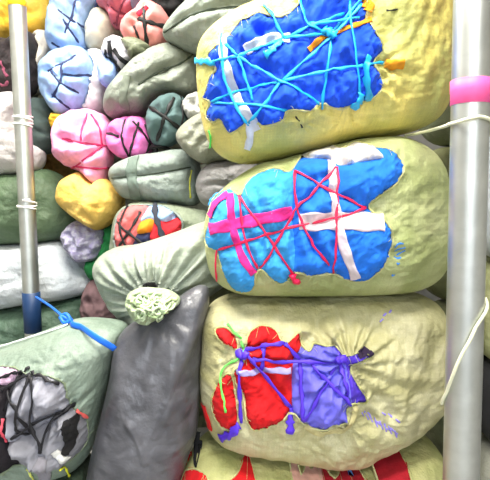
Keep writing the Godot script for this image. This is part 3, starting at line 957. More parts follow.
# ---------------------------------------------------------------- dark sack, gathered sack and the sack in the lower left
func build_near_left() -> void:
	var dark := StandardMaterial3D.new()
	dark.albedo_texture = two_tone(Color(0.27, 0.27, 0.29), Color(0.36, 0.36, 0.38), 0.008, 41)
	dark.roughness = 0.36
	dark.normal_enabled = true; dark.normal_texture = crumple; dark.normal_scale = 0.5
	dark.uv1_triplanar = true; dark.uv1_scale = Vector3.ONE * 2.0
	dark.cull_mode = BaseMaterial3D.CULL_DISABLED
	make({"name": "stuffed_sack", "label": "tall dark grey plastic sack leaning between the bales and the grey-green sack", "cat": "sack",
		"out": [216,290, 198,284, 175,300, 150,314, 130,324, 117,340, 111,375, 103,410, 94,445, 87,480, 80,530, 84,580, 120,594, 150,596, 168,580, 174,540, 178,492, 188,458, 197,430, 199,400, 203,350, 211,312],
		"z": -2.03, "D": 0.17, "Db": 0.2, "n": 2.2, "mat": dark, "seed": 33, "amp": 0.022, "freq": 2.6, "crinkle": 0.0012,
		"puckers": [[158,312, 9, 50, 2.0]],
		"creases": [[[188,385, 196,400, 190,420, 194,440], 5.0, 5.0], [[128,425, 138,440, 145,462], 3.0, -3.0], [[160,330, 172,370, 168,420], 6.0, -3.0]]})
	var net := woven(Color(0.56, 0.60, 0.54), Color(0.68, 0.71, 0.65), 42, 0.55, 0.5)
	var gathered := make({"name": "gathered_sack", "label": "pale green sack gathered into a ruffled knot above the dark grey sack", "cat": "sack",
		"out": [98,280, 95,266, 103,254, 117,247, 134,245, 152,240, 178,231, 202,222, 222,220, 236,245, 234,275, 215,292, 190,306, 160,320, 138,326, 116,312, 104,293],
		"z": -2.42, "D": 0.26, "Db": 0.25, "n": 2.3, "mat": net, "seed": 44, "amp": 0.014, "freq": 5.0, "res": 1.25,
		"puckers": [[155,305, 27, 90, 3.0], [155,305, 12, 62, 3.4]],
		"bands": [{"name": "tie", "label": "black tie at the neck", "p": [144,287, 150,283, 157,287], "w": 4.0, "mat": plain(Color(0.05, 0.05, 0.05)), "flat": 0.8, "taut": false}]})
	var ruffles := []
	var pale := plain(Color(0.74, 0.81, 0.66), 0.6)
	for i in 16:
		var ctr := Vector2(152, 305) + Vector2.from_angle(rng.randf() * TAU) * Vector2(19, 12) * sqrt(rng.randf())
		var loop := []
		var turn := rng.randf() * TAU
		for k in 6:
			var e := ctr + Vector2.from_angle(turn + k * 0.95) * rng.randf_range(3.5, 6.0)
			loop.append(e.x); loop.append(e.y)
		ruffles.append({"name": "ruffle_fold", "p": loop, "w": 2.6, "mat": pale, "flat": 1.0, "sink": 0.3})
	make({"name": "neck_knot", "label": "ruffled light green neck knot", "parent": gathered,
		"out": [126,303, 129,293, 140,288, 154,288, 168,290, 180,298, 177,308, 166,317, 152,325, 139,322, 130,314],
		"z": -1.97, "D": 0.085, "Db": 0.09, "n": 2.0, "mat": woven(Color(0.59, 0.67, 0.50), Color(0.72, 0.77, 0.63), 43, 0.6, 0.6), "seed": 45, "amp": 0.05, "freq": 16.0, "res": 1.6,
		"wr": [[0.014, 20.0, 30.0, 1.6]], "puckers": [[152,304, 11, 24, 2.5]], "skin": "ruffle",
		"bands": ruffles + [{"name": "cord", "label": "pale twisted cord", "p": [132,300, 145,306, 160,302, 176,300], "w": 3.5, "mat": plain(Color(0.78, 0.84, 0.62)), "flat": 0.8, "taut": false, "loose": 1.0}, {"name": "cord", "label": "pale twisted cord", "p": [136,318, 146,312, 158,314, 168,308], "w": 3.0, "mat": plain(Color(0.7, 0.8, 0.58)), "flat": 0.8, "taut": false, "loose": 1.0}]})
	# near sack in the lower left with grey clothes bursting out
	var black := plain(Color(0.035, 0.03, 0.06), 0.6)
	var grey := cloth(Color(0.6, 0.6, 0.64))
	var c := []
	for l in [[-8,382, 8,376, 20,371, 32,367], [30,374, 23,400, 18,428, 27,436], [12,437, 38,420, 64,409], [64,409, 52,422, 44,449], [20,372, 12,392, 4,412], [6,392, 20,408, 30,436], [34,370, 44,376, 58,384], [30,374, 36,396, 34,424, 46,448], [0,392, 14,384, 30,374]]:
		c.append({"p": l, "w": 3.6, "mat": black, "gw": 6.0, "flat": 0.5})
	c.append({"p": [60,412, 65,408, 70,406], "w": 5.0, "mat": black, "name": "knot", "groove": false, "flat": 0.7})
	make({"name": "clothes_sack", "label": "grey-green sack in the lower left bursting with grey clothes tied in black cord", "cat": "sack",
		"out": [-62,372, -40,356, 0,348, 36,335, 72,322, 102,322, 127,328, 119,350, 110,380, 101,415, 94,445, 82,461, 60,468, 20,474, -40,474, -70,455, -78,410],
		"z": -2.12, "D": 0.27, "Db": 0.3, "n": 2.6, "mat": woven(Color(0.45, 0.52, 0.46), Color(0.55, 0.61, 0.55), 46, 0.6, 0.5), "seed": 47, "amp": 0.016, "freq": 3.5, "hem": woven(Color(0.47, 0.52, 0.41), Color(0.56, 0.61, 0.50), 48), "threads": 0.4, "lip": 3.0,
		"puckers": [[76,410, 12, 34, 2.4], [50,366, 10, 30, 1.4]],
		"creases": [[[75,402, 92,392, 108,376], 3.0, 3.0], [[72,398, 88,380, 108,372], 2.5, 2.0]],
		"tears": [[-40,372, -10,366, 17,366, 32,373, 44,372, 57,375, 68,385, 71,402, 86,417, 88,439, 74,456, 56,465, 38,466, 20,462, 0,472, -30,470, -45,430]],
		"garments": [
			{"mat": grey, "label": "grey jersey cloth", "poly": [9,396, 20,380, 38,370, 60,370, 72,388, 72,404, 45,424, 11,440], "bulge": 20.0, "soft": 12.0, "amp": 3.4},
			{"mat": cloth(Color(0.55, 0.55, 0.58)), "label": "crumpled grey cloth", "poly": [72,404, 90,416, 92,440, 72,462, 40,472, 20,460, 11,440, 45,424], "bulge": 17.0, "soft": 9.0, "amp": 5.0},
			{"mat": cloth(Color(0.08, 0.045, 0.08)), "label": "dark plum cloth", "poly": [-50,360, 0,384, 14,384, 9,396, 11,440, 20,460, 5,480, -50,480], "bulge": 11.0, "soft": 9.0},
			{"mat": cloth(Color(0.88, 0.74, 0.84)), "label": "pale pink cloth", "poly": [-20,362, 18,362, 18,376, 10,384, 0,384, -20,380], "bulge": 9.0, "soft": 6.0}],
		"bands": [{"name": "edge_piping", "label": "white edge piping", "p": [-30,352, 0,347, 36,335, 72,323], "w": 2.2, "mat": plain(Color(0.9, 0.92, 0.9)), "flat": 0.8},
			{"name": "shoe_tongue", "label": "black flap with red edge", "p": [73,414, 75,426, 74,438, 70,446], "w": 8.0, "mat": cloth(Color(0.05, 0.04, 0.05)), "flat": 0.3, "taut": false},
			{"name": "trim", "label": "white toe edge", "p": [60,444, 66,449, 74,451], "w": 6.0, "mat": cloth(Color(0.86, 0.86, 0.84)), "flat": 0.5, "taut": false},
			{"name": "trim", "label": "coral tab", "p": [77,409, 82,412, 86,418], "w": 3.5, "mat": cloth(Color(0.95, 0.4, 0.38)), "flat": 0.5, "taut": false},
			{"name": "trim", "label": "coral pink loop", "p": [2,420, 1,430, 5,438, 8,440], "w": 3.0, "mat": cloth(Color(0.95, 0.35, 0.42)), "flat": 0.7, "taut": false},
			{"name": "hanging_strip", "label": "grey cloth strip", "p": [47,452, 46,464, 46,478], "w": 11.0, "mat": cloth(Color(0.56, 0.55, 0.58)), "flat": 0.25, "taut": false},
			{"name": "thread_end", "label": "yellow string end", "p": [65,460, 67,468, 70,479], "w": 2.4, "mat": plain(Color(0.85, 0.85, 0.15)), "flat": 0.8, "taut": false},
			{"name": "thread_end", "label": "yellow string end", "p": [29,466, 33,472, 36,479], "w": 2.2, "mat": plain(Color(0.8, 0.82, 0.4)), "flat": 0.8, "taut": false}],
		"cords": c})
	make({"name": "stuffed_sack", "label": "dark green sack lying under the sack with grey clothes", "cat": "sack",
		"out": [-80,520, -70,485, -40,474, 20,473, 60,468, 84,464, 88,490, 84,540, 74,580, 20,600, -40,604, -74,580],
		"z": -2.14, "D": 0.25, "Db": 0.3, "n": 2.8, "mat": woven(Color(0.2, 0.25, 0.19), Color(0.3, 0.36, 0.28), 49), "seed": 50, "amp": 0.02})

# ---------------------------------------------------------------- the heap behind, left
func build_heap() -> void:
	var navy := plain(Color(0.12, 0.16, 0.32), 0.6)
	var black := plain(Color(0.03, 0.03, 0.035), 0.6)
	var crim := plain(Color(0.72, 0.12, 0.34), 0.6)
	var ggs := [woven(Color(0.50, 0.54, 0.50), Color(0.61, 0.64, 0.60), 51), woven(Color(0.46, 0.49, 0.44), Color(0.57, 0.59, 0.55), 52), woven(Color(0.48, 0.53, 0.50), Color(0.59, 0.63, 0.60), 53)]
	var seam := plain(Color(0.2, 0.24, 0.19), 0.8)
	# grey-green sacks
	make({"name": "stuffed_sack", "label": "grey-green sack with a dark seam behind the topmost bale", "cat": "sack", "group": "grey-green sacks of the heap",
		"out": [162,36, 171,22, 184,8, 200,-14, 240,-30, 290,-28, 310,0, 300,36, 260,56, 220,58, 200,54, 182,49, 169,42], "z": -2.95, "D": 0.26, "Db": 0.2, "mat": ggs[0], "seed": 60, "wr": [[0.01, 7.0, 25.0, 3.0]],
		"cords": [{"name": "seam", "p": [164,32, 180,20, 198,11, 225,6, 250,3], "w": 2.2, "gw": 4.0, "mat": seam}], "gd": 5.0})
	make({"name": "stuffed_sack", "label": "grey-green sack slanting down to the pink bundles, seam along its side", "cat": "sack", "group": "grey-green sacks of the heap",
		"out": [105,104, 109,92, 125,73, 141,58, 163,47, 182,45, 194,51, 198,66, 196,92, 180,96, 166,98, 152,104, 143,114, 130,117, 114,119, 106,113], "z": -3.1, "D": 0.22, "Db": 0.3, "mat": ggs[1], "seed": 61, "wr": [[0.01, 7.0, 30.0, 3.0]],
		"cords": [{"name": "seam", "p": [138,84, 158,71, 180,62, 192,54], "w": 2.0, "gw": 4.0, "mat": seam}], "gd": 5.0, "creases": [[[105,112, 112,104, 116,108], 3.0, 3.0]],
		"bands": [{"name": "sewn_strip", "label": "darker patch strip", "p": [128,76, 124,94, 126,110], "w": 8.0, "mat": cloth(Color(0.46, 0.49, 0.44)), "flat": 0.06, "taut": false}]})
	make({"name": "stuffed_sack", "label": "plump grey-green sack with a darker strip, above the multicoloured bundle", "cat": "sack", "group": "grey-green sacks of the heap",
		"out": [110,173, 117,164, 136,156, 158,153, 174,150, 188,151, 198,160, 201,175, 201,198, 194,206, 171,204, 144,202, 125,198, 115,187], "z": -2.95, "D": 0.22, "Db": 0.3, "mat": ggs[2], "seed": 62,
		"cords": [{"name": "seam", "p": [111,178, 150,174, 190,167], "w": 1.6, "gw": 3.5, "mat": seam}, {"name": "thread_end", "p": [191,170, 189,184, 190,198], "w": 2.0, "gw": 2.0, "mat": plain(Color(0.75, 0.75, 0.25)), "label": "yellow thread"}], "gd": 3.5,
		"bands": [{"name": "sewn_strip", "label": "darker patch strip", "p": [134,157, 131,176, 137,200], "w": 11.0, "mat": cloth(Color(0.43, 0.49, 0.45)), "flat": 0.05, "taut": false}]})
	make({"name": "stuffed_sack", "label": "mauve-grey sack squeezed beside the light blue bale", "cat": "sack", "group": "grey-green sacks of the heap",
		"out": [196,182, 204,167, 222,161, 255,163, 270,185, 262,205, 232,212, 206,206, 198,196], "z": -2.75, "D": 0.16, "Db": 0.3, "mat": woven(Color(0.47, 0.47, 0.46), Color(0.57, 0.56, 0.56), 54), "seed": 63,
		"creases": [[[200,186, 215,184, 235,186], 3.0, 3.0]]})
	make({"name": "stuffed_sack", "label": "olive-grey sack tucked against the left end of the topmost bale", "cat": "sack", "group": "grey-green sacks of the heap",
		"out": [176,134, 190,119, 208,112, 235,118, 245,145, 232,164, 206,164, 192,158, 181,147], "z": -2.7, "D": 0.12, "Db": 0.3, "mat": woven(Color(0.49, 0.50, 0.43), Color(0.59, 0.60, 0.54), 55), "seed": 64,
		"creases": [[[190,140, 196,128, 208,118], 3.0, 4.0], [[196,150, 205,138, 215,130], 3.0, 3.0]]})
	make({"name": "clothes_bundle", "label": "pale crumpled cloth wad beside the slate bundle", "cat": "bundle", "out": [182,104, 188,96, 198,93, 210,98, 212,112, 204,122, 192,122, 185,114], "z": -2.95, "D": 0.1, "Db": 0.2, "skin": "cloth_wad", "mat": cloth(Color(0.7, 0.7, 0.68)), "seed": 65, "amp": 0.05, "freq": 12.0})
	# multicoloured torn bundle
	make({"name": "clothes_sack", "label": "sack torn over salmon, orange, light blue and red clothes with black straps", "cat": "sack",
		"out": [112,238, 116,216, 127,205, 145,201, 168,203, 192,208, 222,218, 224,250, 180,262, 130,264, 112,254], "z": -2.85, "D": 0.2, "Db": 0.25, "mat": woven(Color(0.50, 0.54, 0.45), Color(0.59, 0.63, 0.54), 56), "seed": 66, "hem": ggs[2], "threads": 0.3,
		"tears": [[115,240, 118,216, 130,206, 148,205, 160,205, 172,210, 183,221, 180,234, 165,248, 140,256, 120,252]],
		"garments": [{"mat": cloth(Color(0.95, 0.48, 0.48)), "label": "salmon pink cloth", "poly": [108,245, 115,210, 132,200, 147,203, 141,222, 134,244, 124,260], "bulge": 8.0, "soft": 6.0},
			{"mat": cloth(Color(0.98, 0.6, 0.1)), "label": "orange cloth", "poly": [137,232, 141,222, 152,218, 154,228, 146,234], "bulge": 8.0, "soft": 4.0},
			{"mat": cloth(Color(0.66, 0.8, 0.98)), "label": "light blue cloth", "poly": [141,221, 148,210, 160,200, 174,210, 168,222, 152,219], "bulge": 9.0, "soft": 5.0},
			{"mat": cloth(Color(0.8, 0.1, 0.16)), "label": "red cloth", "poly": [152,229, 156,221, 170,221, 186,222, 182,236, 162,246, 150,240], "bulge": 8.0, "soft": 5.0},
			{"mat": cloth(Color(0.12, 0.15, 0.3)), "label": "navy cloth", "poly": [133,244, 138,234, 150,232, 152,242, 142,262, 124,262], "bulge": 7.0, "soft": 5.0}],
		"cords": [{"p": [128,206, 121,226, 128,250], "w": 3.2, "mat": black}, {"p": [118,222, 128,232, 144,244], "w": 3.2, "mat": black}, {"p": [140,212, 131,230, 120,246], "w": 3.0, "mat": black}, {"name": "strap", "p": [154,205, 157,220, 163,238], "w": 6.0, "mat": cloth(Color(0.2, 0.21, 0.26)), "flat": 0.2}]})
	# slate bundle
	make({"name": "clothes_bundle", "label": "slate teal clothes bundle crossed by black straps", "cat": "bundle", "skin": "bundled_cloth",
		"out": [147,123, 150,108, 160,98, 172,94, 183,97, 190,110, 186,128, 176,143, 162,148, 152,141], "z": -3.0, "D": 0.18, "Db": 0.2, "mat": cloth(Color(0.33, 0.43, 0.43)), "seed": 67, "gd": 7.0,
		"cords": [{"p": [149,106, 164,116, 182,130], "w": 4.0, "mat": black}, {"p": [180,96, 183,110, 180,128], "w": 3.4, "mat": black}, {"p": [173,97, 163,118, 156,140], "w": 4.0, "mat": black}, {"p": [156,148, 155,156, 156,166], "w": 6.0, "mat": black, "name": "strap_end", "groove": false}, {"p": [148,150, 158,146, 168,148], "w": 5.0, "mat": black, "name": "strap_end", "groove": false}]})
	# pinks
	make({"name": "clothes_bundle", "label": "magenta pink bundle tied with black cord beside the slate bundle", "cat": "bundle", "skin": "bundled_cloth",
		"out": [108,140, 110,128, 120,119, 135,117, 147,121, 152,138, 150,152, 138,159, 122,158, 112,151], "z": -3.05, "D": 0.17, "Db": 0.2, "mat": cloth(Color(0.96, 0.5, 0.8)), "seed": 68, "gd": 6.0,
		"cords": [{"p": [124,119, 121,138, 128,156], "w": 2.6, "mat": black}, {"p": [132,121, 142,132, 150,146], "w": 2.6, "mat": black}, {"p": [138,122, 132,138, 129,156], "w": 2.6, "mat": black}, {"p": [106,133, 112,134, 118,136], "w": 3.0, "mat": black}, {"p": [144,124, 149,138, 146,152], "w": 3.0, "mat": black}]})
	make({"name": "clothes_bundle", "label": "large baby pink bundle tied with crimson cord above the mustard sack", "cat": "bundle", "skin": "bundled_cloth",
		"out": [56,142, 58,126, 66,116, 80,110, 95,111, 106,117, 113,130, 111,145, 113,160, 108,172, 101,187, 92,180, 80,171, 68,167, 58,156], "z": -3.12, "D": 0.22, "Db": 0.2, "mat": cloth(Color(0.98, 0.66, 0.82)), "seed": 69, "gd": 7.0, "amp": 0.02, "freq": 7.0,
		"cords": [{"p": [60,138, 80,142, 101,145], "w": 2.2, "mat": crim, "gw": 5.0}, {"p": [101,145, 86,156, 71,168], "w": 2.2, "mat": crim, "gw": 5.0}, {"p": [86,113, 80,126, 79,140], "w": 2.2, "mat": crim, "gw": 5.0}, {"p": [90,114, 98,128, 101,145], "w": 2.2, "mat": crim, "gw": 5.0}, {"p": [72,166, 92,168, 110,168], "w": 2.0, "mat": crim, "gw": 5.0}, {"p": [101,145, 107,146, 112,148], "w": 2.0, "mat": crim, "gw": 5.0}]})
	# light blues
	make({"name": "clothes_bundle", "label": "tall light blue bundle with navy cord at the top of the heap", "cat": "bundle", "group": "light blue bundles", "skin": "bundled_cloth",
		"out": [56,-10, 52,20, 49,44, 58,55, 74,54, 87,47, 86,30, 91,14, 100,0, 100,-30, 75,-40, 60,-30], "z": -3.35, "D": 0.2, "Db": 0.2, "mat": cloth(Color(0.68, 0.8, 0.98)), "seed": 70, "gd": 6.0,
		"cords": [{"p": [56,8, 73,20, 88,28], "w": 2.2, "mat": navy}, {"p": [74,-2, 69,16, 63,31], "w": 2.2, "mat": navy}, {"p": [61,17, 69,29, 78,42], "w": 2.2, "mat": navy}, {"p": [50,41, 58,46, 68,52], "w": 2.2, "mat": navy}, {"p": [96,-10, 90,10, 84,16], "w": 2.2, "mat": navy}]})
	make({"name": "clothes_bundle", "label": "round light blue bundle with navy cord resting on the baby pink bundle", "cat": "bundle", "group": "light blue bundles", "skin": "bundled_cloth",
		"out": [43,74, 49,60, 62,51, 80,49, 92,57, 96,75, 90,95, 80,110, 63,117, 52,109, 45,93], "z": -3.25, "D": 0.22, "Db": 0.2, "mat": cloth(Color(0.66, 0.8, 0.99)), "seed": 71, "gd": 6.0,
		"cords": [{"p": [46,70, 60,62, 74,54], "w": 2.3, "mat": navy}, {"p": [60,62, 59,80, 50,96], "w": 2.3, "mat": navy}, {"p": [59,72, 74,74, 91,74], "w": 2.3, "mat": navy}, {"p": [48,68, 58,81, 77,92], "w": 2.3, "mat": navy}, {"p": [49,92, 58,100, 69,108], "w": 2.3, "mat": navy}, {"p": [78,90, 84,102, 82,110], "w": 2.2, "mat": navy, "unseen": true}]})
	make({"name": "stuffed_sack", "label": "white sack between the light blue bundle and the slanting grey-green sack", "cat": "sack", "group": "white sacks", "out": [78,98, 83,64, 95,50, 108,56, 116,76, 112,98, 104,114, 88,118], "z": -3.35, "D": 0.2, "Db": 0.2, "mat": cloth(Color(0.84, 0.84, 0.84)), "seed": 72, "amp": 0.03})
	make({"name": "stuffed_sack", "label": "cream sack beside the tall light blue bundle", "cat": "sack", "group": "white sacks", "out": [85,40, 87,24, 97,11, 110,14, 118,28, 112,44, 100,54, 89,50], "z": -3.4, "D": 0.18, "Db": 0.2, "mat": cloth(Color(0.82, 0.8, 0.72)), "seed": 73, "amp": 0.03})
	make({"name": "clothes_bundle", "label": "small periwinkle cloth wad under the striped bundle", "cat": "bundle", "skin": "cloth_wad", "out": [99,72, 102,62, 112,60, 121,70, 119,82, 110,88, 102,84], "z": -3.15, "D": 0.12, "Db": 0.2, "mat": cloth(Color(0.62, 0.74, 0.98)), "seed": 74, "amp": 0.03})
	make({"name": "clothes_bundle", "label": "black and white striped bundle between white and grey-green sacks", "cat": "bundle", "skin": "bundled_cloth", "out": [103,50, 108,40, 120,38, 138,48, 152,56, 146,68, 128,79, 114,74, 106,62], "z": -3.15, "D": 0.15, "Db": 0.2, "mat": cloth(Color(0.8, 0.79, 0.82)), "seed": 75, "gd": 3.0,
		"bands": [{"name": "stripe", "p": [110,42, 112,58, 122,74], "w": 4.5, "mat": cloth(Color(0.06, 0.06, 0.08)), "flat": 0.3, "taut": false}, {"name": "stripe", "p": [114,50, 124,62, 138,68], "w": 4.0, "mat": cloth(Color(0.06, 0.06, 0.08)), "flat": 0.3, "taut": false}, {"name": "stripe", "p": [106,50, 107,62, 113,73], "w": 3.0, "mat": cloth(Color(0.1, 0.1, 0.12)), "flat": 0.3, "taut": false}]})
	make({"name": "stuffed_sack", "label": "small olive sack flap under the salmon bundle", "cat": "sack", "out": [118,44, 126,38, 140,40, 154,50, 152,60, 138,60, 124,54], "z": -3.0, "D": 0.08, "Db": 0.14, "mat": woven(Color(0.38, 0.41, 0.32), Color(0.48, 0.50, 0.41), 57), "seed": 76, "res": 0.8})
	make({"name": "clothes_bundle", "label": "salmon pink bundle with black straps beside the grey-green sack", "cat": "bundle", "skin": "bundled_cloth", "out": [121,31, 128,21, 138,14, 148,3, 163,10, 171,24, 167,38, 162,49, 151,53, 139,48, 128,41], "z": -3.12, "D": 0.18, "Db": 0.2, "mat": cloth(Color(0.94, 0.6, 0.58)), "seed": 77, "gd": 6.0,
		"cords": [{"p": [143,6, 144,24, 147,50], "w": 4.0, "mat": black}, {"p": [137,17, 152,22, 168,26], "w": 4.0, "mat": black}, {"p": [132,22, 136,32, 142,46], "w": 3.0, "mat": black}],
		"bands": [{"name": "rag_end", "label": "red rag", "p": [137,14, 142,9, 147,6], "w": 5.0, "mat": cloth(Color(0.85, 0.08, 0.2)), "flat": 0.4, "taut": false}]})
	make({"name": "clothes_bundle", "label": "dusty rose fleece bundle at the top edge of the heap", "cat": "bundle", "skin": "bundled_cloth", "out": [99,10, 103,-8, 120,-20, 138,-10, 141,6, 134,20, 120,27, 106,22], "z": -3.3, "D": 0.2, "Db": 0.2, "mat": cloth(Color(0.78, 0.42, 0.48)), "seed": 78, "amp": 0.06, "freq": 9.0, "gd": 6.0,
		"cords": [{"p": [106,2, 118,10, 134,12], "w": 2.0, "mat": plain(Color(0.4, 0.12, 0.2))}, {"p": [126,-8, 118,10, 116,26], "w": 2.0, "mat": plain(Color(0.4, 0.12, 0.2))}]})
	make({"name": "clothes_bundle", "label": "black cloth bundle between salmon bundle and seamed sack", "cat": "bundle", "skin": "bundled_cloth", "out": [146,4, 150,-14, 175,-26, 200,-14, 190,8, 174,24, 160,20], "z": -3.3, "D": 0.18, "Db": 0.2, "mat": cloth(Color(0.09, 0.085, 0.09)), "seed": 79, "amp": 0.05, "freq": 8.0})
	make({"name": "clothes_bundle", "label": "blue-grey cloth wad at the top edge by the salmon bundle", "cat": "bundle", "skin": "cloth_wad", "out": [128,2, 132,-10, 142,-16, 150,-8, 149,4, 141,10, 132,9], "z": -3.2, "D": 0.12, "Db": 0.2, "mat": cloth(Color(0.5, 0.56, 0.66)), "seed": 80, "amp": 0.04, "freq": 9.0})
	# mustard
	make({"name": "stuffed_sack", "label": "mustard yellow sack drooping to a point under the baby pink bundle", "cat": "sack", "out": [59,200, 61,184, 70,176, 84,171, 98,175, 112,184, 123,199, 119,214, 109,225, 98,230, 85,223, 71,213], "z": -3.05, "D": 0.2, "Db": 0.25, "mat": woven(Color(0.82, 0.66, 0.27), Color(0.95, 0.8, 0.44), 58, 0.8), "seed": 81, "amp": 0.02, "puckers": [[99,226, 7, 30, 2.0]],
		"creases": [[[98,226, 100,210, 98,190], 3.0, -2.0], [[70,208, 84,214, 97,225], 4.0, 2.0]]})
	make({"name": "stuffed_sack", "label": "ochre brown sack folded behind the green sack", "cat": "sack", "out": [43,160, 52,150, 64,156, 72,170, 72,196, 62,206, 50,186], "z": -3.72, "D": 0.16, "Db": 0.2, "mat": woven(Color(0.5, 0.38, 0.16), Color(0.68, 0.54, 0.26), 59, 0.85), "seed": 82, "amp": 0.03, "creases": [[[45,160, 55,170, 66,168], 3.0, 4.0]]})
	make({"name": "clothes_bundle", "label": "small yellow cloth corner beside the baby pink bundle", "cat": "bundle", "skin": "cloth_wad", "out": [52,122, 55,112, 62,111, 66,120, 62,130, 55,130], "z": -3.2, "D": 0.08, "Db": 0.15, "mat": cloth(Color(0.88, 0.72, 0.2)), "seed": 83, "amp": 0.02})
	# left edge, behind the left post
	make({"name": "stuffed_sack", "label": "dark slate sack right behind the left post", "cat": "sack", "out": [28,108, 36,98, 50,103, 57,118, 58,140, 50,153, 36,152, 28,132], "z": -3.3, "D": 0.15, "Db": 0.2, "mat": cloth(Color(0.26, 0.32, 0.31)), "seed": 84, "creases": [[[36,112, 48,122, 56,138], 2.5, 4.0], [[34,130, 46,134, 56,132], 2.5, 3.0]]})
	make({"name": "clothes_bundle", "label": "near-black clothes bundle with plum flecks left of the post", "cat": "bundle", "skin": "bundled_cloth", "out": [-12,60, 0,40, 18,41, 30,31, 39,45, 37,70, 33,90, 18,100, 0,97, -10,84], "z": -3.35, "D": 0.18, "Db": 0.2, "mat": woven(Color(0.1, 0.1, 0.1), Color(0.24, 0.2, 0.21), 60, 0.9), "seed": 85, "amp": 0.05, "freq": 8.0,
		"bands": [{"name": "fleck", "label": "plum rag", "p": [2,62, 5,72, 10,78], "w": 3.0, "mat": cloth(Color(0.6, 0.3, 0.4)), "flat": 0.4, "taut": false}, {"name": "fleck", "label": "plum rag", "p": [0,84, 6,86, 10,82], "w": 3.0, "mat": cloth(Color(0.6, 0.3, 0.4)), "flat": 0.4, "taut": false}]})
	make({"name": "clothes_bundle", "label": "cream cloth wad between the left post and the light blue bundles", "cat": "bundle", "skin": "cloth_wad", "out": [31,46, 36,34, 48,31, 54,44, 50,64, 42,80, 34,100, 30,76], "z": -3.45, "D": 0.14, "Db": 0.2, "mat": cloth(Color(0.86, 0.83, 0.78)), "seed": 86, "amp": 0.05, "freq": 8.0})
	make({"name": "stuffed_sack", "label": "off-white sack on top of the green sack at the left edge", "cat": "sack", "group": "white sacks", "out": [-50,140, -40,112, -10,98, 12,92, 28,98, 37,114, 41,140, 40,168, 10,174, -36,174], "z": -3.2, "D": 0.17, "Db": 0.25, "mat": woven(Color(0.80, 0.78, 0.77), Color(0.9, 0.88, 0.88), 61, 0.8), "seed": 87, "amp": 0.03, "creases": [[[28,105, 32,135, 30,165], 3.0, 3.0]]})
	make({"name": "stuffed_sack", "label": "golden yellow sack in the top left corner", "cat": "sack", "out": [-50,0, -40,-40, 0,-50, 50,-44, 61,-20, 58,10, 50,26, 38,36, 10,42, -30,46, -50,30], "z": -3.55, "D": 0.22, "Db": 0.25, "mat": woven(Color(0.97, 0.74, 0.18), Color(0.99, 0.85, 0.4), 62, 0.8), "seed": 88, "amp": 0.02, "creases": [[[-20,20, 10,14, 50,10], 5.0, 5.0]]})
	make({"name": "stuffed_sack", "label": "moss green sack behind the left post", "cat": "sack", "group": "sacks behind the left post", "out": [-92,205, -80,180, -40,167, 0,164, 30,166, 50,170, 67,181, 79,199, 81,219, 72,234, 50,241, 0,244, -60,243, -88,230], "z": -3.3, "D": 0.27, "Db": 0.3, "n": 2.6, "mat": woven(Color(0.32, 0.41, 0.29), Color(0.43, 0.51, 0.39), 63), "seed": 89, "amp": 0.02, "creases": [[[14,168, 18,200, 15,238], 4.0, 4.0]]})
	make({"name": "stuffed_sack", "label": "white sack lying under the moss green sack", "cat": "sack", "group": "sacks behind the left post", "out": [-92,285, -84,258, -50,247, 0,241, 40,235, 66,242, 83,255, 96,275, 94,289, 72,297, 30,303, 0,308, -50,313, -86,306], "z": -3.3, "D": 0.28, "Db": 0.3, "n": 2.6, "mat": woven(Color(0.78, 0.81, 0.83), Color(0.9, 0.92, 0.93), 64, 0.7), "seed": 90, "amp": 0.015, "wr": [[0.006, 7.0, 10.0, 3.0]]})
	make({"name": "stuffed_sack", "label": "deep green sack lying under the white sack behind the left post", "cat": "sack", "group": "sacks behind the left post", "out": [-92,350, -84,322, -50,314, 0,307, 40,300, 78,294, 92,301, 99,320, 96,350, 80,374, 0,388, -70,390], "z": -3.3, "D": 0.28, "Db": 0.3, "n": 2.6, "mat": woven(Color(0.24, 0.34, 0.27), Color(0.36, 0.46, 0.38), 65), "seed": 91, "amp": 0.02})
	make({"name": "clothes_bundle", "label": "lilac floral cloth wad beside the moss green sack", "cat": "bundle", "skin": "cloth_wad", "out": [64,236, 71,224, 82,219, 95,223, 105,232, 103,248, 96,259, 82,262, 70,252], "z": -3.15, "D": 0.15, "Db": 0.25, "mat": woven(Color(0.63, 0.59, 0.76), Color(0.85, 0.85, 0.88), 66, 0.9, 0.6, 0.04), "seed": 92, "amp": 0.07, "freq": 12.0})
	make({"name": "clothes_bundle", "label": "bright green cloth wad between lilac wad and gathered sack", "cat": "bundle", "skin": "cloth_wad", "out": [86,268, 91,250, 100,238, 92,228, 106,222, 118,226, 122,242, 114,262, 102,276, 92,280], "z": -3.2, "D": 0.12, "Db": 0.25, "mat": cloth(Color(0.12, 0.5, 0.25)), "seed": 93, "amp": 0.05, "freq": 9.0})
	make({"name": "clothes_bundle", "label": "dusky brown cloth wad below the white sack's end", "cat": "bundle", "skin": "cloth_wad", "out": [82,300, 88,284, 98,282, 110,296, 118,318, 112,340, 96,344, 84,326], "z": -3.1, "D": 0.12, "Db": 0.25, "mat": cloth(Color(0.42, 0.32, 0.33)), "seed": 94, "amp": 0.05, "freq": 8.0})
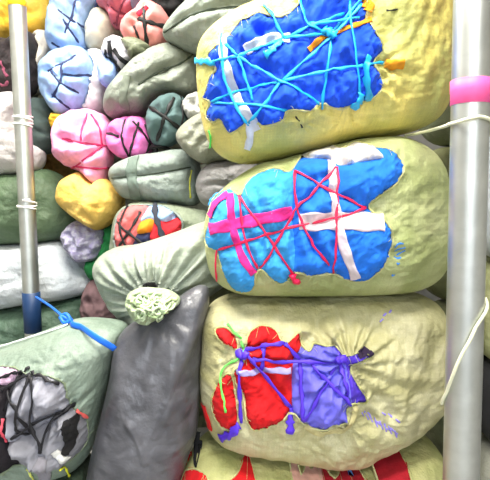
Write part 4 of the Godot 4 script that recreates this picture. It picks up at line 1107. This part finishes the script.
	# lower courses that carry the heap, half hidden by the sacks in front
	for q in [["plain olive sack at the foot of the heap under the deep green one", [-92,440, -84,402, -40,392, 30,386, 84,380, 98,410, 92,450, 60,468, -60,470], -3.3],
			["plain olive sack of the heap behind the dark grey sack", [92,440, 98,350, 120,330, 180,318, 230,322, 246,360, 246,430, 230,462, 120,468], -3.3],
			["plain olive sack of the heap behind the gathered sack", [100,300, 108,266, 130,258, 190,254, 236,258, 248,285, 244,315, 200,322, 130,326], -3.3]]:
		make({"name": "stuffed_sack", "label": q[0], "cat": "sack", "group": "lower sacks of the heap", "out": q[1], "z": q[2], "D": 0.2, "Db": 0.3, "n": 2.8, "mat": woven(Color(0.42, 0.44, 0.34), Color(0.52, 0.54, 0.43), 67 + int(q[1][1]) % 7), "seed": int(q[1][1]), "amp": 0.02, "res": 0.5})
	# a back course that closes the gaps of the heap
	for q in [["grey-green sack at the back of the heap behind the salmon bundle", [96,-20, 130,-60, 230,-60, 290,-20, 290,40, 200,70, 110,66]], ["grey-green sack at the back of the heap behind the pink bundles", [40,110, 60,72, 150,66, 230,74, 250,110, 220,160, 90,166]], ["grey-green sack at the back of the heap behind the plump sack", [50,200, 70,166, 150,162, 240,168, 256,210, 230,250, 90,256]], ["off-white sack at the back of the heap behind the dark bundle", [-90,60, -60,30, 0,40, 50,50, 66,90, 50,150, -60,156]]]:
		make({"name": "stuffed_sack", "label": q[0], "cat": "sack", "group": "back sacks of the heap", "out": q[1], "z": -3.85, "D": 0.16, "Db": 0.3, "n": 2.8, "mat": woven(Color(0.5, 0.53, 0.46), Color(0.62, 0.64, 0.58), 75 + absi(int(q[1][0])) % 5), "seed": 3 + absi(int(q[1][1])), "amp": 0.02, "res": 0.5})

# ---------------------------------------------------------------- posts, tapes and loose cords
func build_posts() -> void:
	var steel := StandardMaterial3D.new()
	steel.albedo_texture = two_tone(Color(0.74, 0.75, 0.73), Color(0.79, 0.8, 0.78), 0.01, 15)
	steel.metallic = 0.95; steel.roughness = 0.42; steel.uv1_triplanar = true; steel.uv1_scale = Vector3.ONE * 2.0
	for q in [[Vector2(473, 0), Vector2(461, 480), -1.55, 18.0, "thick steel post on the right with pink tape"], [Vector2(17, 0), Vector2(33, 330), -2.86, 8.2, "slimmer-looking steel post on the left with blue tape"]]:
		var z: float = q[2]
		var a := at(q[0].x, q[0].y, z)
		var b := at(q[1].x, q[1].y, z)
		var d := (b - a) / (b.y - a.y)
		var foot := a + d * (0.0 - a.y)
		var head := a + d * (3.5 - a.y)
		var r: float = q[3] * absf(z) / F
		post_axes.append([foot, (head - foot).normalized(), r])
		var t := Node3D.new(); t.name = numbered(self, "steel_post"); add_child(t); t.position = foot
		tag(t, q[4], "post", "steel posts")
		var st := begin()
		lathe(st, [[0.0, r], [1.0, r]], Vector3.ZERO, head - foot)
		put(t, "tube", done(st), steel)
		var sf := begin()
		lathe(sf, [[0.0, 0.001], [0.0, r * 1.7], [0.003, r * 1.7], [0.004, r * 1.02]], Vector3.ZERO, head - foot)
		put(t, "base_flange", done(sf), steel)
		var L := head.y
		if z > -2.0:
			tape(t, head - foot, L, r, at(466, 105, z).y, at(466, 80, z).y, plain(Color(0.95, 0.36, 0.62), 0.5), "magenta tape")
		else:
			tape(t, head - foot, L, r, at(30, 332, z).y, at(30, 292, z).y, plain(Color(0.07, 0.2, 0.36), 0.5), "dark blue tape")
			tape(t, head - foot, L, r, at(20, 7, z).y, at(20, -2, z).y, plain(Color(0.95, 0.75, 0.1), 0.5), "yellow tape")
			for e in [[122.0, 3], [206.0, 2]]:
				var y0 := at(25, e[0], z).y
				var c := (head - foot) * (y0 / L)
				var P := []
				for k in 14 * e[1]:
					var an: float = TAU * k / 12.0
					P.append(c + Vector3(cos(an) * (r + 0.004), 0.018 * (k / 12.0 - e[1] * 0.5) + 0.012 * sin(an * 0.5), sin(an) * (r + 0.004)))
				P.append(P[-1] + Vector3(0.05, 0.006, 0.03))
				rope3(t, "string_wrap", P, 0.0045, plain(Color(0.92, 0.92, 0.9)), "white string")
	# white cords and the blue strap
	var white := plain(Color(0.86, 0.86, 0.74), 0.6)
	var cordA := Node3D.new(); cordA.name = "white_rope"; add_child(cordA)
	var a0 := at(404, 136, -2.02)
	cordA.position = a0
	tag(cordA, "white cord running from under the topmost bale round the right post", "cord", "white cords at the right post")
	rope3(cordA, "strand", [Vector3.ZERO, at(428, 131, -1.85) - a0, at(452, 124, -1.55) - a0, at(468, 119, -1.48) - a0, at(482, 117, -1.49) - a0, at(487, 124, -1.53) - a0, at(488, 136, -1.55) - a0], 0.0055, white, "", 1.0, Vector3(0, 0, 1), a0)
	var cordB := Node3D.new(); cordB.name = "white_rope_001"; add_child(cordB)
	var b0 := at(443, 404, -1.57)
	cordB.position = b0
	tag(cordB, "white cord slanting down across the lower part of the right post", "cord", "white cords at the right post")
	rope3(cordB, "strand", [Vector3.ZERO, at(447, 391, -1.53) - b0, at(453, 375, -1.5) - b0, at(461, 356, -1.484) - b0, at(471, 338, -1.482) - b0, at(479, 318, -1.503) - b0, at(483, 298, -1.55) - b0], 0.0052, white, "", 1.0, Vector3(0, 0, 1), b0)
	var strap := Node3D.new(); strap.name = "tie_strap"; add_child(strap)
	var s0 := at(36, 297, -2.78)
	strap.position = s0
	tag(strap, "bright blue strap tied from the left post across the grey-green sack", "strap")
	var bl := plain(Color(0.08, 0.42, 0.9), 0.5)
	rope3(strap, "strand", [Vector3.ZERO, at(50, 306, -2.5) - s0, at(64, 317, -2.25) - s0, at(72, 320, -2.12) - s0], 0.006, bl, "", 1.0, Vector3(0, 1, 0), s0)
	rope3(strap, "strand", [at(72, 320, -2.1) - s0, at(88, 332, -1.96) - s0, at(102, 341, -1.92) - s0, at(115, 349, -1.95) - s0], 0.013, bl, "", 0.25, Vector3(0, 0, 1), s0)
	rope3(strap, "knot", [at(60, 318, -2.12) - s0, at(66, 314, -2.1) - s0, at(70, 320, -2.08) - s0, at(64, 323, -2.08) - s0, at(61, 316, -2.1) - s0, at(72, 322, -2.08) - s0], 0.008, bl, "", 1.0, Vector3(0, 0, 1), s0)
